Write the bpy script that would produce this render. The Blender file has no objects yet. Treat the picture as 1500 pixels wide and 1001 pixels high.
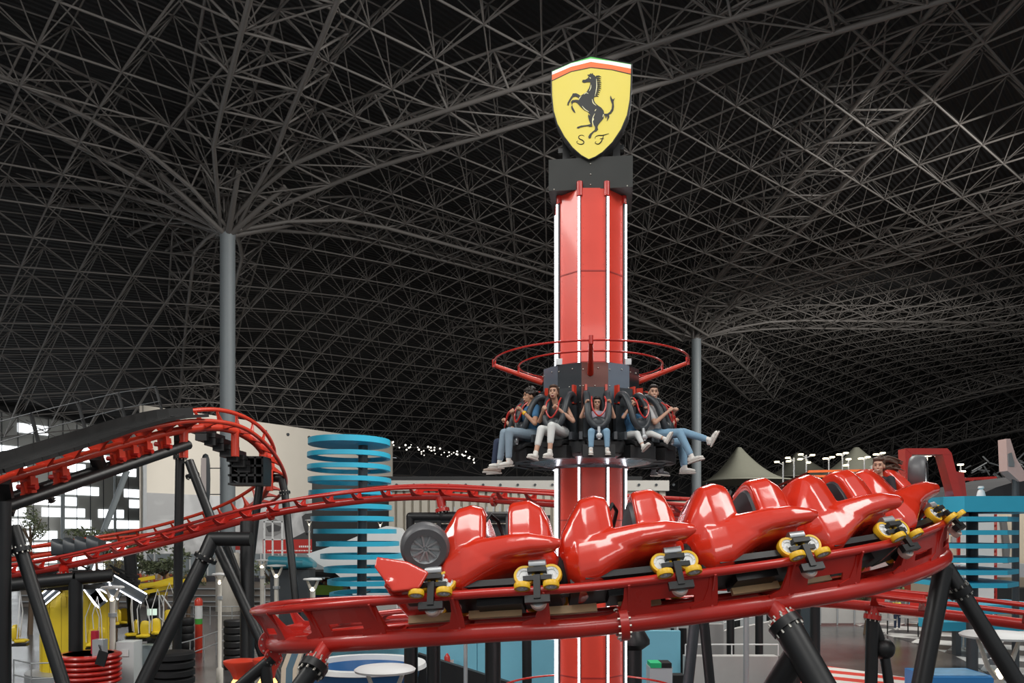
import bpy, bmesh, math, random
import numpy as np
from mathutils import Vector, Matrix, Quaternion
from mathutils.geometry import tessellate_polygon
random.seed(7)
PI = math.pi
SC = bpy.context.scene
COL = SC.collection
F = 1200.0      # focal length in pixels for a 1500 px wide frame
H = 5.0         # eye height
HZ = 780.0      # horizon row of the photograph
def V(*a): return Vector(a)
def P(px, py, Y):
    return Vector(((px-750)/F*Y, Y, H+(HZ-py)/F*Y))
def PX(px, Y): return (px-750)/F*Y
def PZ(py, Y): return H+(HZ-py)/F*Y

# ------------------------------------------------------------ materials
MATS = {}
def mat(name, col, rough=0.5, metal=0.0, emit=0.0, ecol=None, var=0.0, vscale=3.0, bump=0.0, coat=0.0, alpha=1.0, trans=0.0):
    if name in MATS: return MATS[name]
    m = bpy.data.materials.new(name); m.use_nodes = True
    nt = m.node_tree; b = nt.nodes['Principled BSDF']
    c = (col[0], col[1], col[2], 1)
    b.inputs['Base Color'].default_value = c
    b.inputs['Roughness'].default_value = rough
    b.inputs['Metallic'].default_value = metal
    if coat: b.inputs['Coat Weight'].default_value = coat; b.inputs['Coat Roughness'].default_value = 0.06
    if emit:
        e = ecol or col
        b.inputs['Emission Color'].default_value = (e[0], e[1], e[2], 1)
        b.inputs['Emission Strength'].default_value = emit
    if trans: b.inputs['Transmission Weight'].default_value = trans
    if alpha < 1: b.inputs['Alpha'].default_value = alpha
    if var or bump:
        tc = nt.nodes.new('ShaderNodeTexCoord')
        n = nt.nodes.new('ShaderNodeTexNoise'); n.inputs['Scale'].default_value = vscale
        n.inputs['Detail'].default_value = 5
        nt.links.new(tc.outputs['Object'], n.inputs['Vector'])
        if var:
            r = nt.nodes.new('ShaderNodeMapRange')
            r.inputs['To Min'].default_value = 1-var; r.inputs['To Max'].default_value = 1+var
            nt.links.new(n.outputs['Fac'], r.inputs['Value'])
            mx = nt.nodes.new('ShaderNodeVectorMath'); mx.operation = 'SCALE'
            mx.inputs[0].default_value = col[:3]
            nt.links.new(r.outputs['Result'], mx.inputs['Scale'])
            nt.links.new(mx.outputs['Vector'], b.inputs['Base Color'])
            r2 = nt.nodes.new('ShaderNodeMapRange')
            r2.inputs['To Min'].default_value = max(0.02, rough-0.08); r2.inputs['To Max'].default_value = min(1, rough+0.1)
            nt.links.new(n.outputs['Fac'], r2.inputs['Value']); nt.links.new(r2.outputs['Result'], b.inputs['Roughness'])
        if bump:
            bp = nt.nodes.new('ShaderNodeBump'); bp.inputs['Strength'].default_value = bump; bp.inputs['Distance'].default_value = 0.01
            nt.links.new(n.outputs['Fac'], bp.inputs['Height']); nt.links.new(bp.outputs['Normal'], b.inputs['Normal'])
    MATS[name] = m
    return m
RED = mat('red gloss paint', (0.5, 0.02, 0.012), 0.3, var=0.12, vscale=4, coat=0.4)
REDO = mat('orange red paint', (0.62, 0.045, 0.018), 0.38, var=0.1, coat=0.2)
CAR = mat('car red lacquer', (0.7, 0.036, 0.014), 0.2, var=0.04, coat=0.9)
MASTR = mat('mast red paint', (0.72, 0.055, 0.03), 0.32, var=0.12, vscale=2.2, coat=0.3)
BLK = mat('black steel paint', (0.009, 0.0095, 0.01), 0.42, var=0.2)
DGR = mat('dark grey steel', (0.05, 0.058, 0.065), 0.4, var=0.15)
RUB = mat('black rubber', (0.012, 0.012, 0.013), 0.55, var=0.2, vscale=20)
PAD = mat('charcoal vinyl pad', (0.035, 0.042, 0.048), 0.4, var=0.1)
YEL = mat('yellow polyurethane', (0.85, 0.5, 0.02), 0.4, var=0.08)
YELP = mat('yellow sheet paint', (0.82, 0.6, 0.03), 0.4, var=0.06)
WHT = mat('white paint', (0.78, 0.79, 0.78), 0.45, var=0.05)
LGR = mat('light grey metal', (0.5, 0.52, 0.53), 0.35, metal=0.5, var=0.08)
STL = mat('bolt steel', (0.6, 0.58, 0.52), 0.3, metal=0.9, var=0.1)
COLM = mat('column grey paint', (0.23, 0.26, 0.275), 0.45, var=0.06)
STRUT = mat('roof strut paint', (0.16, 0.148, 0.138), 0.5, var=0.1, vscale=0.3)
BLU = mat('cyan blue paint', (0.03, 0.42, 0.62), 0.4, var=0.05)
BLUP = mat('pale blue panel', (0.22, 0.58, 0.74), 0.5, var=0.05)
BEI = mat('beige wall paint', (0.6, 0.56, 0.49), 0.7, var=0.05, vscale=0.5)
TENT = mat('khaki tent fabric', (0.34, 0.34, 0.27), 0.8, var=0.08)
LED = mat('white led tube', (1, 1, 1), 0.5, emit=7.0, ecol=(0.93, 0.95, 1))
WARM = mat('warm lamp glow', (1, 0.9, 0.7), 0.5, emit=5.0, ecol=(1, 0.85, 0.6))
TAN = mat('tan brake fin', (0.55, 0.38, 0.2), 0.5, var=0.15)
GLS = mat('pale glass panel', (0.75, 0.8, 0.8), 0.08, alpha=0.3)

# ------------------------------------------------------------ mesh builder
def basis(d):
    d = d.normalized()
    a = Vector((0, 0, 1)) if abs(d.z) < 0.95 else Vector((1, 0, 0))
    x = d.cross(a).normalized(); y = d.cross(x).normalized()
    return x, y
class MB:
    def __init__(s): s.v = []; s.f = []
    def add(s, vs, fs):
        o = len(s.v); s.v += [Vector(p) for p in vs]; s.f += [tuple(i+o for i in f) for f in fs]; return s
    def box(s, c, d, rz=0, M=None):
        c = Vector(c); hx, hy, hz = d[0]/2, d[1]/2, d[2]/2
        R = M or Matrix.Rotation(rz, 3, 'Z')
        vs = [c+R@Vector((x*hx, y*hy, z*hz)) for x in (-1, 1) for y in (-1, 1) for z in (-1, 1)]
        return s.add(vs, [(0,1,3,2),(4,6,7,5),(0,4,5,1),(2,3,7,6),(0,2,6,4),(1,5,7,3)])
    def bar(s, a, b, w, h, up=None):
        a = Vector(a); b = Vector(b); d = (b-a)
        z = Vector(up) if up else Vector((0, 0, 1))
        dn = d.normalized(); x = dn.cross(z)
        if x.length < 1e-3: x = dn.cross(Vector((0, 1, 0)))
        x.normalize(); y = x.cross(dn).normalized()
        vs = [p+x*sx*w/2+y*sy*h/2 for p in (a, b) for sx, sy in ((-1,-1),(1,-1),(1,1),(-1,1))]
        return s.add(vs, [(3,2,1,0),(4,5,6,7),(0,1,5,4),(1,2,6,5),(2,3,7,6),(3,0,4,7)])
    def tube(s, a, b, r0, r1=None, n=12, cap=True):
        a = Vector(a); b = Vector(b); r1 = r0 if r1 is None else r1
        x, y = basis(b-a); vs = []
        for p, r in ((a, r0), (b, r1)):
            for i in range(n):
                t = 2*PI*i/n; vs.append(p+x*math.cos(t)*r+y*math.sin(t)*r)
        fs = [(i, (i+1) % n, n+(i+1) % n, n+i) for i in range(n)]
        if cap: fs += [tuple(range(n))[::-1], tuple(range(n, 2*n))]
        return s.add(vs, fs)
    def pipe(s, pts, r, n=10, closed=False, cap=True, frames=None):
        pts = [Vector(p) for p in pts]; m = len(pts); vs = []
        rr = r if hasattr(r, '__len__') else [r]*m
        x = None
        for i in range(m):
            if closed: d = pts[(i+1) % m]-pts[i-1]
            else: d = pts[min(i+1, m-1)]-pts[max(i-1, 0)]
            d.normalize()
            if x is None: x, _ = basis(d)
            x = (x-d*x.dot(d)).normalized(); y = d.cross(x)
            for k in range(n):
                t = 2*PI*k/n; vs.append(pts[i]+x*math.cos(t)*rr[i]+y*math.sin(t)*rr[i])
        fs = []
        for i in range(m if closed else m-1):
            j = (i+1) % m
            for k in range(n):
                l = (k+1) % n; fs.append((i*n+k, i*n+l, j*n+l, j*n+k))
        if cap and not closed: fs += [tuple(range(n))[::-1], tuple(range((m-1)*n, m*n))]
        return s.add(vs, fs)
    def ell(s, c, r, n=14, m=10, M=None):
        c = Vector(c); R = M or Matrix.Identity(3)
        if not hasattr(r, '__len__'): r = (r, r, r)
        vs = [c+R@Vector((0, 0, r[2]))]
        for j in range(1, m):
            p = PI*j/m
            for i in range(n):
                t = 2*PI*i/n
                vs.append(c+R@Vector((r[0]*math.sin(p)*math.cos(t), r[1]*math.sin(p)*math.sin(t), r[2]*math.cos(p))))
        vs.append(c+R@Vector((0, 0, -r[2])))
        fs = [(0, 1+i, 1+(i+1) % n) for i in range(n)]
        for j in range(m-2):
            for i in range(n):
                a = 1+j*n+i; b = 1+j*n+(i+1) % n; fs.append((a, a+n, b+n, b))
        L = len(vs)-1; o = 1+(m-2)*n
        fs += [(L, o+(i+1) % n, o+i) for i in range(n)]
        return s.add(vs, fs)
    def cap(s, a, b, r0, r1, n=12):     # capsule with two radii
        a = Vector(a); b = Vector(b); d = b-a
        if d.length < 1e-6: return s.ell(a, r0)
        dn = d.normalized(); pts = []; rr = []
        for k in range(4): t = (k+.15)/4*PI/2; pts.append(a-dn*r0*math.cos(t)); rr.append(r0*math.sin(t))
        pts.append(a); rr.append(r0); pts.append(b); rr.append(r1)
        for k in range(3, -1, -1): t = (k+.15)/4*PI/2; pts.append(b+dn*r1*math.cos(t)); rr.append(r1*math.sin(t))
        return s.pipe(pts, rr, n)
    def lathe(s, prof, c=(0, 0, 0), n=24, axis=(0, 0, 1), cap=True):
        c = Vector(c); ax = Vector(axis).normalized(); x, y = basis(ax); vs = []
        for r, z in prof:
            for i in range(n):
                t = 2*PI*i/n; vs.append(c+ax*z+x*math.cos(t)*r+y*math.sin(t)*r)
        fs = []
        for j in range(len(prof)-1):
            for i in range(n):
                k = (i+1) % n; fs.append((j*n+i, j*n+k, (j+1)*n+k, (j+1)*n+i))
        if cap: fs += [tuple(range(n))[::-1], tuple(range((len(prof)-1)*n, len(prof)*n))]
        return s.add(vs, fs)
    def prism(s, poly, o, ax, ay, az, t):   # extrude a 2-D outline by t along az
        o = Vector(o); ax = Vector(ax); ay = Vector(ay); az = Vector(az); n = len(poly)
        vs = [o+ax*p[0]+ay*p[1] for p in poly]+[o+ax*p[0]+ay*p[1]+az*t for p in poly]
        tr = tessellate_polygon([[Vector((p[0], p[1], 0)) for p in poly]])
        fs = [tuple(q) for q in tr]+[tuple(i+n for i in q[::-1]) for q in tr]
        fs += [(i, (i+1) % n, n+(i+1) % n, n+i) for i in range(n)]
        return s.add(vs, fs)
    def loft(s, secs, n=20, e=2.6):     # (x, half width, z bottom, z top)
        vs = []
        for q in secs:
            x, w, zb, zt = q[:4]; ee = q[4] if len(q) > 4 else e
            cz = (zb+zt)/2; hz = (zt-zb)/2
            for i in range(n):
                t = 2*PI*i/n; c, sn = math.cos(t), math.sin(t)
                vs.append(Vector((x, w*math.copysign(abs(c)**(2/ee), c), cz+hz*math.copysign(abs(sn)**(2/ee), sn))))
        fs = []
        for j in range(len(secs)-1):
            for i in range(n):
                k = (i+1) % n; fs.append((j*n+i, j*n+k, (j+1)*n+k, (j+1)*n+i))
        fs += [tuple(range(n))[::-1], tuple(range((len(secs)-1)*n, len(secs)*n))]
        return s.add(vs, fs)
    def xf(s, M): s.v = [M@p for p in s.v]; return s
    def mesh(s, name, m, smooth=True, off=None, ang=40):
        me = bpy.data.meshes.new(name)
        o = off or Vector((0, 0, 0))
        me.from_pydata([tuple(p-o) for p in s.v], [], s.f)
        bm = bmesh.new(); bm.from_mesh(me); bmesh.ops.recalc_face_normals(bm, faces=bm.faces)
        if smooth:
            for f in bm.faces: f.smooth = True
            for e in bm.edges:
                if len(e.link_faces) == 2 and e.calc_face_angle(0) > math.radians(ang): e.smooth = False
        bm.to_mesh(me); bm.free()
        me.materials.append(m)
        return me
    def build(s, name, m, parent=None, smooth=True, local=False, ang=40):
        if parent is None:
            xs = [p.x for p in s.v]; ys = [p.y for p in s.v]; zs = [p.z for p in s.v]
            off = Vector(((min(xs)+max(xs))/2, (min(ys)+max(ys))/2, min(zs)))
        elif local: off = Vector((0, 0, 0))
        else:
            off = Vector((0, 0, 0)); q = parent
            while q: off += q.location; q = q.parent
        ob = bpy.data.objects.new(name, s.mesh(name, m, smooth, off, ang)); COL.objects.link(ob)
        if parent is None: ob.location = off
        else: ob.parent = parent
        return ob
def tag(o, label=None, cat=None, group=None, kind=None):
    if label: o['label'] = label
    if cat: o['category'] = cat
    if group: o['group'] = group
    if kind: o['kind'] = kind
    return o
def thing(name, label, cat, loc=(0, 0, 0), group=None):
    o = bpy.data.objects.new(name, None); o.empty_display_size = 0.2; COL.objects.link(o); o.location = loc
    return tag(o, label, cat, group)
def struct(mb, name, m, label=None, parent=None, **k):
    o = mb.build(name, m, parent, **k); o['kind'] = 'structure'
    if label: o['label'] = label
    return o
CH = {}
def kids(o): return [c for c in bpy.data.objects if c.parent == o]
def dup(o, parent=None, label=None):
    c = o.copy(); COL.objects.link(c); c.parent = parent
    if label: c['label'] = label
    for ch in kids(o): dup(ch, c)
    return c
def crom(pts, step):     # Catmull-Rom resampled by arc length; pts may carry extra channels
    pts = [np.array(p, float) for p in pts]
    q = [2*pts[0]-pts[1]]+pts+[2*pts[-1]-pts[-2]]; out = []
    for i in range(1, len(q)-2):
        for k in range(24):
            t = k/24; a, b, c, d = q[i-1], q[i], q[i+1], q[i+2]
            out.append(0.5*((2*b)+(-a+c)*t+(2*a-5*b+4*c-d)*t*t+(-a+3*b-3*c+d)*t**3))
    out.append(q[-2]); out = np.array(out)
    s = np.concatenate([[0], np.cumsum(np.linalg.norm(np.diff(out[:, :3], axis=0), axis=1))])
    n = max(2, int(s[-1]/step)+1); ss = np.linspace(0, s[-1], n)
    return np.stack([np.interp(ss, s, out[:, k]) for k in range(out.shape[1])], 1), ss
# ============================================================ HALL
# floor
fm = bpy.data.materials.new('polished dark floor'); fm.use_nodes = True
nt = fm.node_tree; b = nt.nodes['Principled BSDF']
tc = nt.nodes.new('ShaderNodeTexCoord'); n1 = nt.nodes.new('ShaderNodeTexNoise'); n1.inputs['Scale'].default_value = 0.35; n1.inputs['Detail'].default_value = 8
nt.links.new(tc.outputs['Object'], n1.inputs['Vector'])
cr = nt.nodes.new('ShaderNodeValToRGB'); cr.color_ramp.elements[0].position = .35; cr.color_ramp.elements[0].color = (.055, .052, .055, 1)
cr.color_ramp.elements[1].position = .7; cr.color_ramp.elements[1].color = (.12, .115, .115, 1)
nt.links.new(n1.outputs['Fac'], cr.inputs['Fac']); nt.links.new(cr.outputs['Color'], b.inputs['Base Color'])
mr = nt.nodes.new('ShaderNodeMapRange'); mr.inputs['To Min'].default_value = .12; mr.inputs['To Max'].default_value = .34
nt.links.new(n1.outputs['Fac'], mr.inputs['Value']); nt.links.new(mr.outputs['Result'], b.inputs['Roughness'])
struct(MB().box((10, 90, -.1), (320, 260, .2)), 'floor', fm, smooth=False)

# checkered paving on the right (real black and white tiles)
ck = bpy.data.materials.new('black and white paving'); ck.use_nodes = True
nt = ck.node_tree; b = nt.nodes['Principled BSDF']; b.inputs['Roughness'].default_value = .3
tc = nt.nodes.new('ShaderNodeTexCoord'); ch = nt.nodes.new('ShaderNodeTexChecker'); ch.inputs['Scale'].default_value = 1/1.7
ch.inputs['Color1'].default_value = (.7, .7, .68, 1); ch.inputs['Color2'].default_value = (.045, .045, .05, 1)
mp = nt.nodes.new('ShaderNodeMapping'); mp.inputs['Rotation'].default_value = (0, 0, .62); mp.inputs['Location'].default_value = (0, 0, .35)
nt.links.new(tc.outputs['Object'], mp.inputs['Vector']); nt.links.new(mp.outputs['Vector'], ch.inputs['Vector']); nt.links.new(ch.outputs['Color'], b.inputs['Base Color'])
poly = [(16, 20), (48, 20), (52, 52), (26, 48), (18.6, 44.5), (18.2, 40), (18.0, 33.5), (17.2, 30.3), (16, 26.5)]
pv = MB().prism(poly, (0, 0, 0), (1, 0, 0), (0, 1, 0), (0, 0, 1), .015)
struct(pv, 'trim_1', ck, 'black and white checkered paving on the right side of the floor', smooth=False)

# roof shape
EDGE = [(-100, -40, 11.1), (-46.9, 75, 11.1), (-40.5, 89.7, 11.1), (-15, 118, 10.6), (40, 150, 9.2), (130, 165, 9.2), (200, 110, 9.2)]
def roof(x, y, D=46.0):
    x = np.asarray(x, float); y = np.asarray(y, float)
    best = np.full(x.shape, 1e9); ze = np.zeros(x.shape); sgn = np.ones(x.shape)
    for (x0, y0, z0), (x1, y1, z1) in zip(EDGE[:-1], EDGE[1:]):
        dx, dy = x1-x0, y1-y0; L = dx*dx+dy*dy
        t = np.clip(((x-x0)*dx+(y-y0)*dy)/L, 0, 1)
        d = np.hypot(x-x0-t*dx, y-y0-t*dy); side = dx*(y-y0)-dy*(x-x0)
        m = d < best
        best = np.where(m, d, best); ze = np.where(m, z0+(z1-z0)*t, ze); sgn = np.where(m, -np.sign(side), sgn)
    dd = best*sgn
    k = np.sin(np.clip(dd/D, 0, 1)*PI/2)
    return H+ze+(24.6-ze)*k, dd
E1 = np.array([.741, .671]); E2 = np.array([-.671, .741]); MOD = 3.5
def lattice():
    I = np.arange(-40, 70); J = np.arange(-45, 50)
    gi, gj = np.meshgrid(I, J, indexing='ij')
    segs = []
    def pos(i, j, dz):
        x = i*MOD*E1[0]+j*MOD*E2[0]; y = 60+i*MOD*E1[1]+j*MOD*E2[1]
        z, dd = roof(x, y)
        return np.stack([x, y, z-dz], -1), dd
    B, db = pos(gi, gj, 2.7); T, dt = pos(gi+.5, gj+.5, .25)
    def ok(A, d):
        Y = A[..., 1]; X = A[..., 0]; px = 750+F*X/np.maximum(Y, 1); py = HZ-F*(A[..., 2]-H)/np.maximum(Y, 1)
        return (d > -.5) & (Y > 20) & (px > -260) & (px < 1760) & (py > -330)
    ob, ot = ok(B, db), ok(T, dt)
    def link(A, oa, C, oc, r):
        m = oa & oc
        segs.append((A[m], C[m], np.full(m.sum(), r)))
    link(B[:-1], ob[:-1], B[1:], ob[1:], .06); link(B[:, :-1], ob[:, :-1], B[:, 1:], ob[:, 1:], .06)
    link(T[:-1], ot[:-1], T[1:], ot[1:], .045); link(T[:, :-1], ot[:, :-1], T[:, 1:], ot[:, 1:], .045)
    link(B[:-1, :-1], ob[:-1, :-1], B[1:, 1:], ob[1:, 1:], .038)
    link(T, ot, B, ob, .036); link(T[:-1], ot[:-1], B[1:], ob[1:], .036)
    link(T[:, :-1], ot[:, :-1], B[:, 1:], ob[:, 1:], .036); link(T[:-1, :-1], ot[:-1, :-1], B[1:, 1:], ob[1:, 1:], .036)
    return segs
def struts_mesh(name, segs, m, parent, n=5):
    A = np.concatenate([s[0] for s in segs]); B = np.concatenate([s[1] for s in segs]); R = np.concatenate([s[2] for s in segs])
    d = B-A; L = np.linalg.norm(d, axis=1); k = L > .05; A, B, R, d, L = A[k], B[k], R[k], d[k], L[k]
    d /= L[:, None]; up = np.where(np.abs(d[:, 2:3]) < .9, [[0, 0, 1.]], [[1., 0, 0]])
    x = np.cross(d, up); x /= np.linalg.norm(x, axis=1)[:, None]; y = np.cross(d, x)
    N = len(A); vs = np.zeros((N, 2*n, 3))
    for i in range(n):
        t = 2*PI*i/n; o = (x*math.cos(t)+y*math.sin(t))*R[:, None]
        vs[:, i] = A+o; vs[:, n+i] = B+o
    fs = np.array([(i, (i+1) % n, n+(i+1) % n, n+i) for i in range(n)])
    FA = (fs[None]+(np.arange(N)*2*n)[:, None, None]).reshape(-1)
    me = bpy.data.meshes.new(name); nf = N*n
    me.vertices.add(N*2*n); me.vertices.foreach_set('co', vs.reshape(-1))
    me.loops.add(nf*4); me.loops.foreach_set('vertex_index', FA)
    me.polygons.add(nf); me.polygons.foreach_set('loop_start', np.arange(nf)*4); me.polygons.foreach_set('loop_total', np.full(nf, 4))
    me.polygons.foreach_set('use_smooth', np.ones(nf, bool)); me.update(calc_edges=True)
    me.materials.append(m); ob = bpy.data.objects.new(name, me); COL.objects.link(ob); ob.parent = parent
    return ob
# roof deck: corrugated dark sheets just above the lattice
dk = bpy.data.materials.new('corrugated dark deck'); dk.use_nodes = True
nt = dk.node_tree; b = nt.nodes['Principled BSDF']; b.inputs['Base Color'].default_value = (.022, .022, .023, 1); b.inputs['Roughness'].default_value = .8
tc = nt.nodes.new('ShaderNodeTexCoord'); w = nt.nodes.new('ShaderNodeTexWave'); w.inputs['Scale'].default_value = .9
mp = nt.nodes.new('ShaderNodeMapping'); mp.inputs['Rotation'].default_value = (0, 0, .73)
nt.links.new(tc.outputs['Object'], mp.inputs['Vector']); nt.links.new(mp.outputs['Vector'], w.inputs['Vector'])
bp = nt.nodes.new('ShaderNodeBump'); bp.inputs['Strength'].default_value = .8; bp.inputs['Distance'].default_value = .2
nt.links.new(w.outputs['Fac'], bp.inputs['Height']); nt.links.new(bp.outputs['Normal'], b.inputs['Normal'])
xs = np.arange(-110, 200, 3.0); ys = np.arange(12, 172, 3.0)
gx, gy = np.meshgrid(xs, ys, indexing='ij'); gz, gd = roof(gx, gy)
dm = MB(); vid = {}
for i in range(len(xs)-1):
    for j in range(len(ys)-1):
        if gd[i, j] < -4 and gd[i+1, j+1] < -4: continue
        q = []
        for a, c in ((i, j), (i+1, j), (i+1, j+1), (i, j+1)):
            if (a, c) not in vid: vid[(a, c)] = len(dm.v); dm.v.append(Vector((gx[a, c], gy[a, c], gz[a, c]+.35)))
            q.append(vid[(a, c)])
        dm.f.append(tuple(q))
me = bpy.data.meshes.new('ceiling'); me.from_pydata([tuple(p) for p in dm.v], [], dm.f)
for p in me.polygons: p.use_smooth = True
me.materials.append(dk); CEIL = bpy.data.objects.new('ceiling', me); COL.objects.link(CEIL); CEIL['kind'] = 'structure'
sf = struts_mesh('space_frame', lattice(), STRUT, CEIL); sf['label'] = 'pale grey steel lattice bolted under the dark deck'

# deep lattice girders that fan out from the two column heads
def zr(x, y): return float(roof([x], [y])[0][0])
def girder(p0, ang, L, prof, name='lattice_girder', half=1.6, step=3.6):
    d = np.array([math.cos(ang), math.sin(ang)]); nn = np.array([-d[1], d[0]])
    n = int(L/step); A = []; Bb = []; T = []; W = []
    for i in range(n+1):
        s = i*step; c = np.array(p0[:2])+d*s; z = np.interp(s, [q[0] for q in prof], [q[1] for q in prof]) if prof else zr(c[0], c[1])-H-4.6
        hw = half*min(1, .25+s/9)
        for lst, o in ((A, -hw), (Bb, hw)):
            q = c+nn*o; lst.append([q[0], q[1], H+z])
        for lst, o in ((T, -hw*1.9), (W, hw*1.9)):
            q = c+nn*o; lst.append([q[0], q[1], max(zr(q[0], q[1])-2.7, H+z+1.2)])
    A, Bb, T, W = map(np.array, (A, Bb, T, W)); M = (T+W)/2; M[:, 2] += .2
    S = []
    def l(a, c, r): S.append((a, c, np.full(len(a), r)))
    for q in (A, Bb): l(q[:-1], q[1:], .13)
    for q in (T, W, M): l(q[:-1], q[1:], .075)
    l(A, Bb, .06); l(A[:-1], Bb[1:], .045); l(T, M, .05); l(M, W, .05)
    l(A, T, .065); l(Bb, W, .065); l(A, M, .05); l(Bb, M, .05)
    l(A[:-1], T[1:], .045); l(T[:-1], A[1:], .045); l(Bb[:-1], W[1:], .045); l(W[:-1], Bb[1:], .045)
    l(A[:-1], M[1:], .04); l(M[:-1], Bb[1:], .04)
    o = struts_mesh(name, S, STRUT, CEIL, 6)
    return A, Bb
C1 = (-18.05, 52.0, 24.2); C2 = (19.35, 86.0, 25.8)
std = [(0, 19.0), (5, 20.9), (10, 21.6), (25, 21.9), (40, 21.6), (48, 20.9), (50.5, 20.3)]
far = [(0, 19.0), (5, 20.9), (10, 21.4), (90, 22.0)]
dn = [(0, 19.2), (6, 20.0), (20, 18.5), (44, 11.5)]
arms = {'a': [], 'b': []}
for a in (-30, -64, 136, 240, 180): girder(C1, math.radians(a), 70 if a != 180 else 26, far)
girder(C1, math.radians(42.3), 50.5, std)
girder(C1, math.radians(114), 40, dn)
for a in (-90, -62, 3, 172): girder(C2, math.radians(a), 62, [(0, 20.3), (5, 21.6), (10, 22), (90, 22.2)])
girder(C2, math.radians(60), 30, None)
girder((78, 98, 0), math.radians(125), 44, None)
girder((30, 150, 0), math.radians(-20), 90, None)
# two big columns
for (c, r, lab, angs) in ((C1, .47, 'tall grey round steel column branching under the roof beside the lift hill', (-30, -64, 136, 240, 42, 114)),
                    (C2, .5, 'distant grey round steel column branching under the roof, right of the drop tower', (-90, -62, 3, 172, 222, 60))):
    t = thing('steel_column', lab, 'column', (c[0], c[1], 0), 'roof columns')
    MB().lathe([(r, 0), (r, c[2]-.6), (r*1.02, c[2]-.55), (r*1.02, c[2]-.1), (r*.8, c[2])], (c[0], c[1], 0), 32).build('shaft', COLM, t)
    MB().lathe([(r*1.55, 0), (r*1.55, 3.6), (r*1.4, 3.7)], (c[0], c[1], 0), 32).build('base_cladding', BEI, t)
    if c is C1: tg = std
    for k in angs:
        a = math.radians(k); d = Vector((math.cos(a), math.sin(a), 0))
        zt = H+(20.9 if c is C1 else 21.6)
        MB().tube(Vector((c[0], c[1], c[2]-.4)), Vector((c[0], c[1], zt))+d*5, .2, .14, 10).build('branch', STRUT, t)

# ---- walls
wm = bpy.data.materials.new('window wall cladding'); wm.use_nodes = True
wm.node_tree.nodes['Principled BSDF'].inputs['Base Color'].default_value = (.42, .43, .42, 1)
PANE = mat('daylit frosted pane', (.85, .88, .9), .3, emit=1.9, ecol=(.93, .97, 1))
w0 = Vector((-46.9, 75, 0)); wd = Vector((.4, .9165, 0)); WT = H+11.1
def wallbox(a, c, z0, z1, th, name, m, **k):
    return struct(MB().bar(Vector((a[0], a[1], (z0+z1)/2)), Vector((c[0], c[1], (z0+z1)/2)), th, z1-z0), name, m, smooth=False, **k)
wl = wallbox(w0-wd*110, w0+wd*16, 0, WT, .4, 'wall_left', wm)
nrm = Vector((.9165, -.4, 0))
# staggered daylight panes, one window mesh per storey band
wn = 0; rnd = random.Random(3)
for row in range(0, 18):
    z1 = WT-.9-row*1.12; z0 = z1-.85
    if z0 < .3: break
    if row == 4: continue
    mb = MB(); s = -22.0+(row % 2)*.9
    while s < 15:
        L = 1.55 if rnd.random() < .6 else 3.1
        if rnd.random() < (.6 if row > 5 else .42):
            e = min(s+L, 15.4)
            a = w0+wd*s+nrm*.23; c = w0+wd*e+nrm*.23
            mb.bar(Vector((a.x, a.y, (z0+z1)/2)), Vector((c.x, c.y, (z0+z1)/2)), .06, z1-z0)
        s += L+.03
    wn += 1; struct(mb, 'window_%d' % wn, PANE, 'band of daylit panes in the left wall', smooth=False)
ml = MB()
for k in range(-14, 11):
    a = w0+wd*(k*1.55)+nrm*.29; ml.box((a.x, a.y, WT/2), (.05, .05, WT), rz=math.atan2(wd.y, wd.x))
struct(ml, 'trim_2', DGR, 'thin mullions on the window wall', smooth=False)
fa = MB().bar(Vector((w0.x, w0.y, WT+.1))-wd*100+nrm*.6, Vector((w0.x, w0.y, WT+.1))+wd*16+nrm*.6, .5, .45)
struct(fa, 'trim_3', BLK, 'dark gutter beam over the window wall', smooth=False)
# big grey diagonal brace and posts in front of the window wall
for i, (pa, pb, r) in enumerate((((186, 690, 72), (120, 860, 72), .26), ((92, 640, 70), (92, 850, 70), .16), ((168, 640, 78), (168, 850, 78), .1))):
    a = P(*pa); c = P(*pb)
    if a.x == c.x or i: c = Vector((a.x, a.y, 0))
    else: c.z = max(c.z, 0)
    t = MB().tube(a, c, r).build('wall_brace' if i == 0 else 'wall_post', COLM)
    tag(t, ['grey diagonal brace leaning in front of the checkered window wall', 'slim grey post before the window wall, left of the diagonal brace', 'thin grey post before the window wall, at its right end'][i], 'brace' if i == 0 else 'post')
# beige wall
b0 = Vector((-29.2, 78, 0)); bd = Vector((.53, .848, 0)); BT = H+11.2
wallbox(b0-bd*6.6, b0+bd*27, 0, BT, .5, 'wall_back', BEI)
q = b0-bd*6.6
wallbox(q, q+Vector((-4.6, 11, 0)), 0, BT, .4, 'wall_return', BEI)
bn = Vector((.848, -.53, 0))
# bolts (vents) along its top and a capping line
for k in range(9):
    c = b0+bd*(-2+k*3.0)+bn*.3; c.z = BT-.9
    tag(MB().lathe([(.16, 0), (.16, .12), (.08, .14)], c, 12, bn).build('wall_vent', DGR), 'small round dark vent high on the beige back wall', 'vent', 'round vents on the beige wall')
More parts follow.
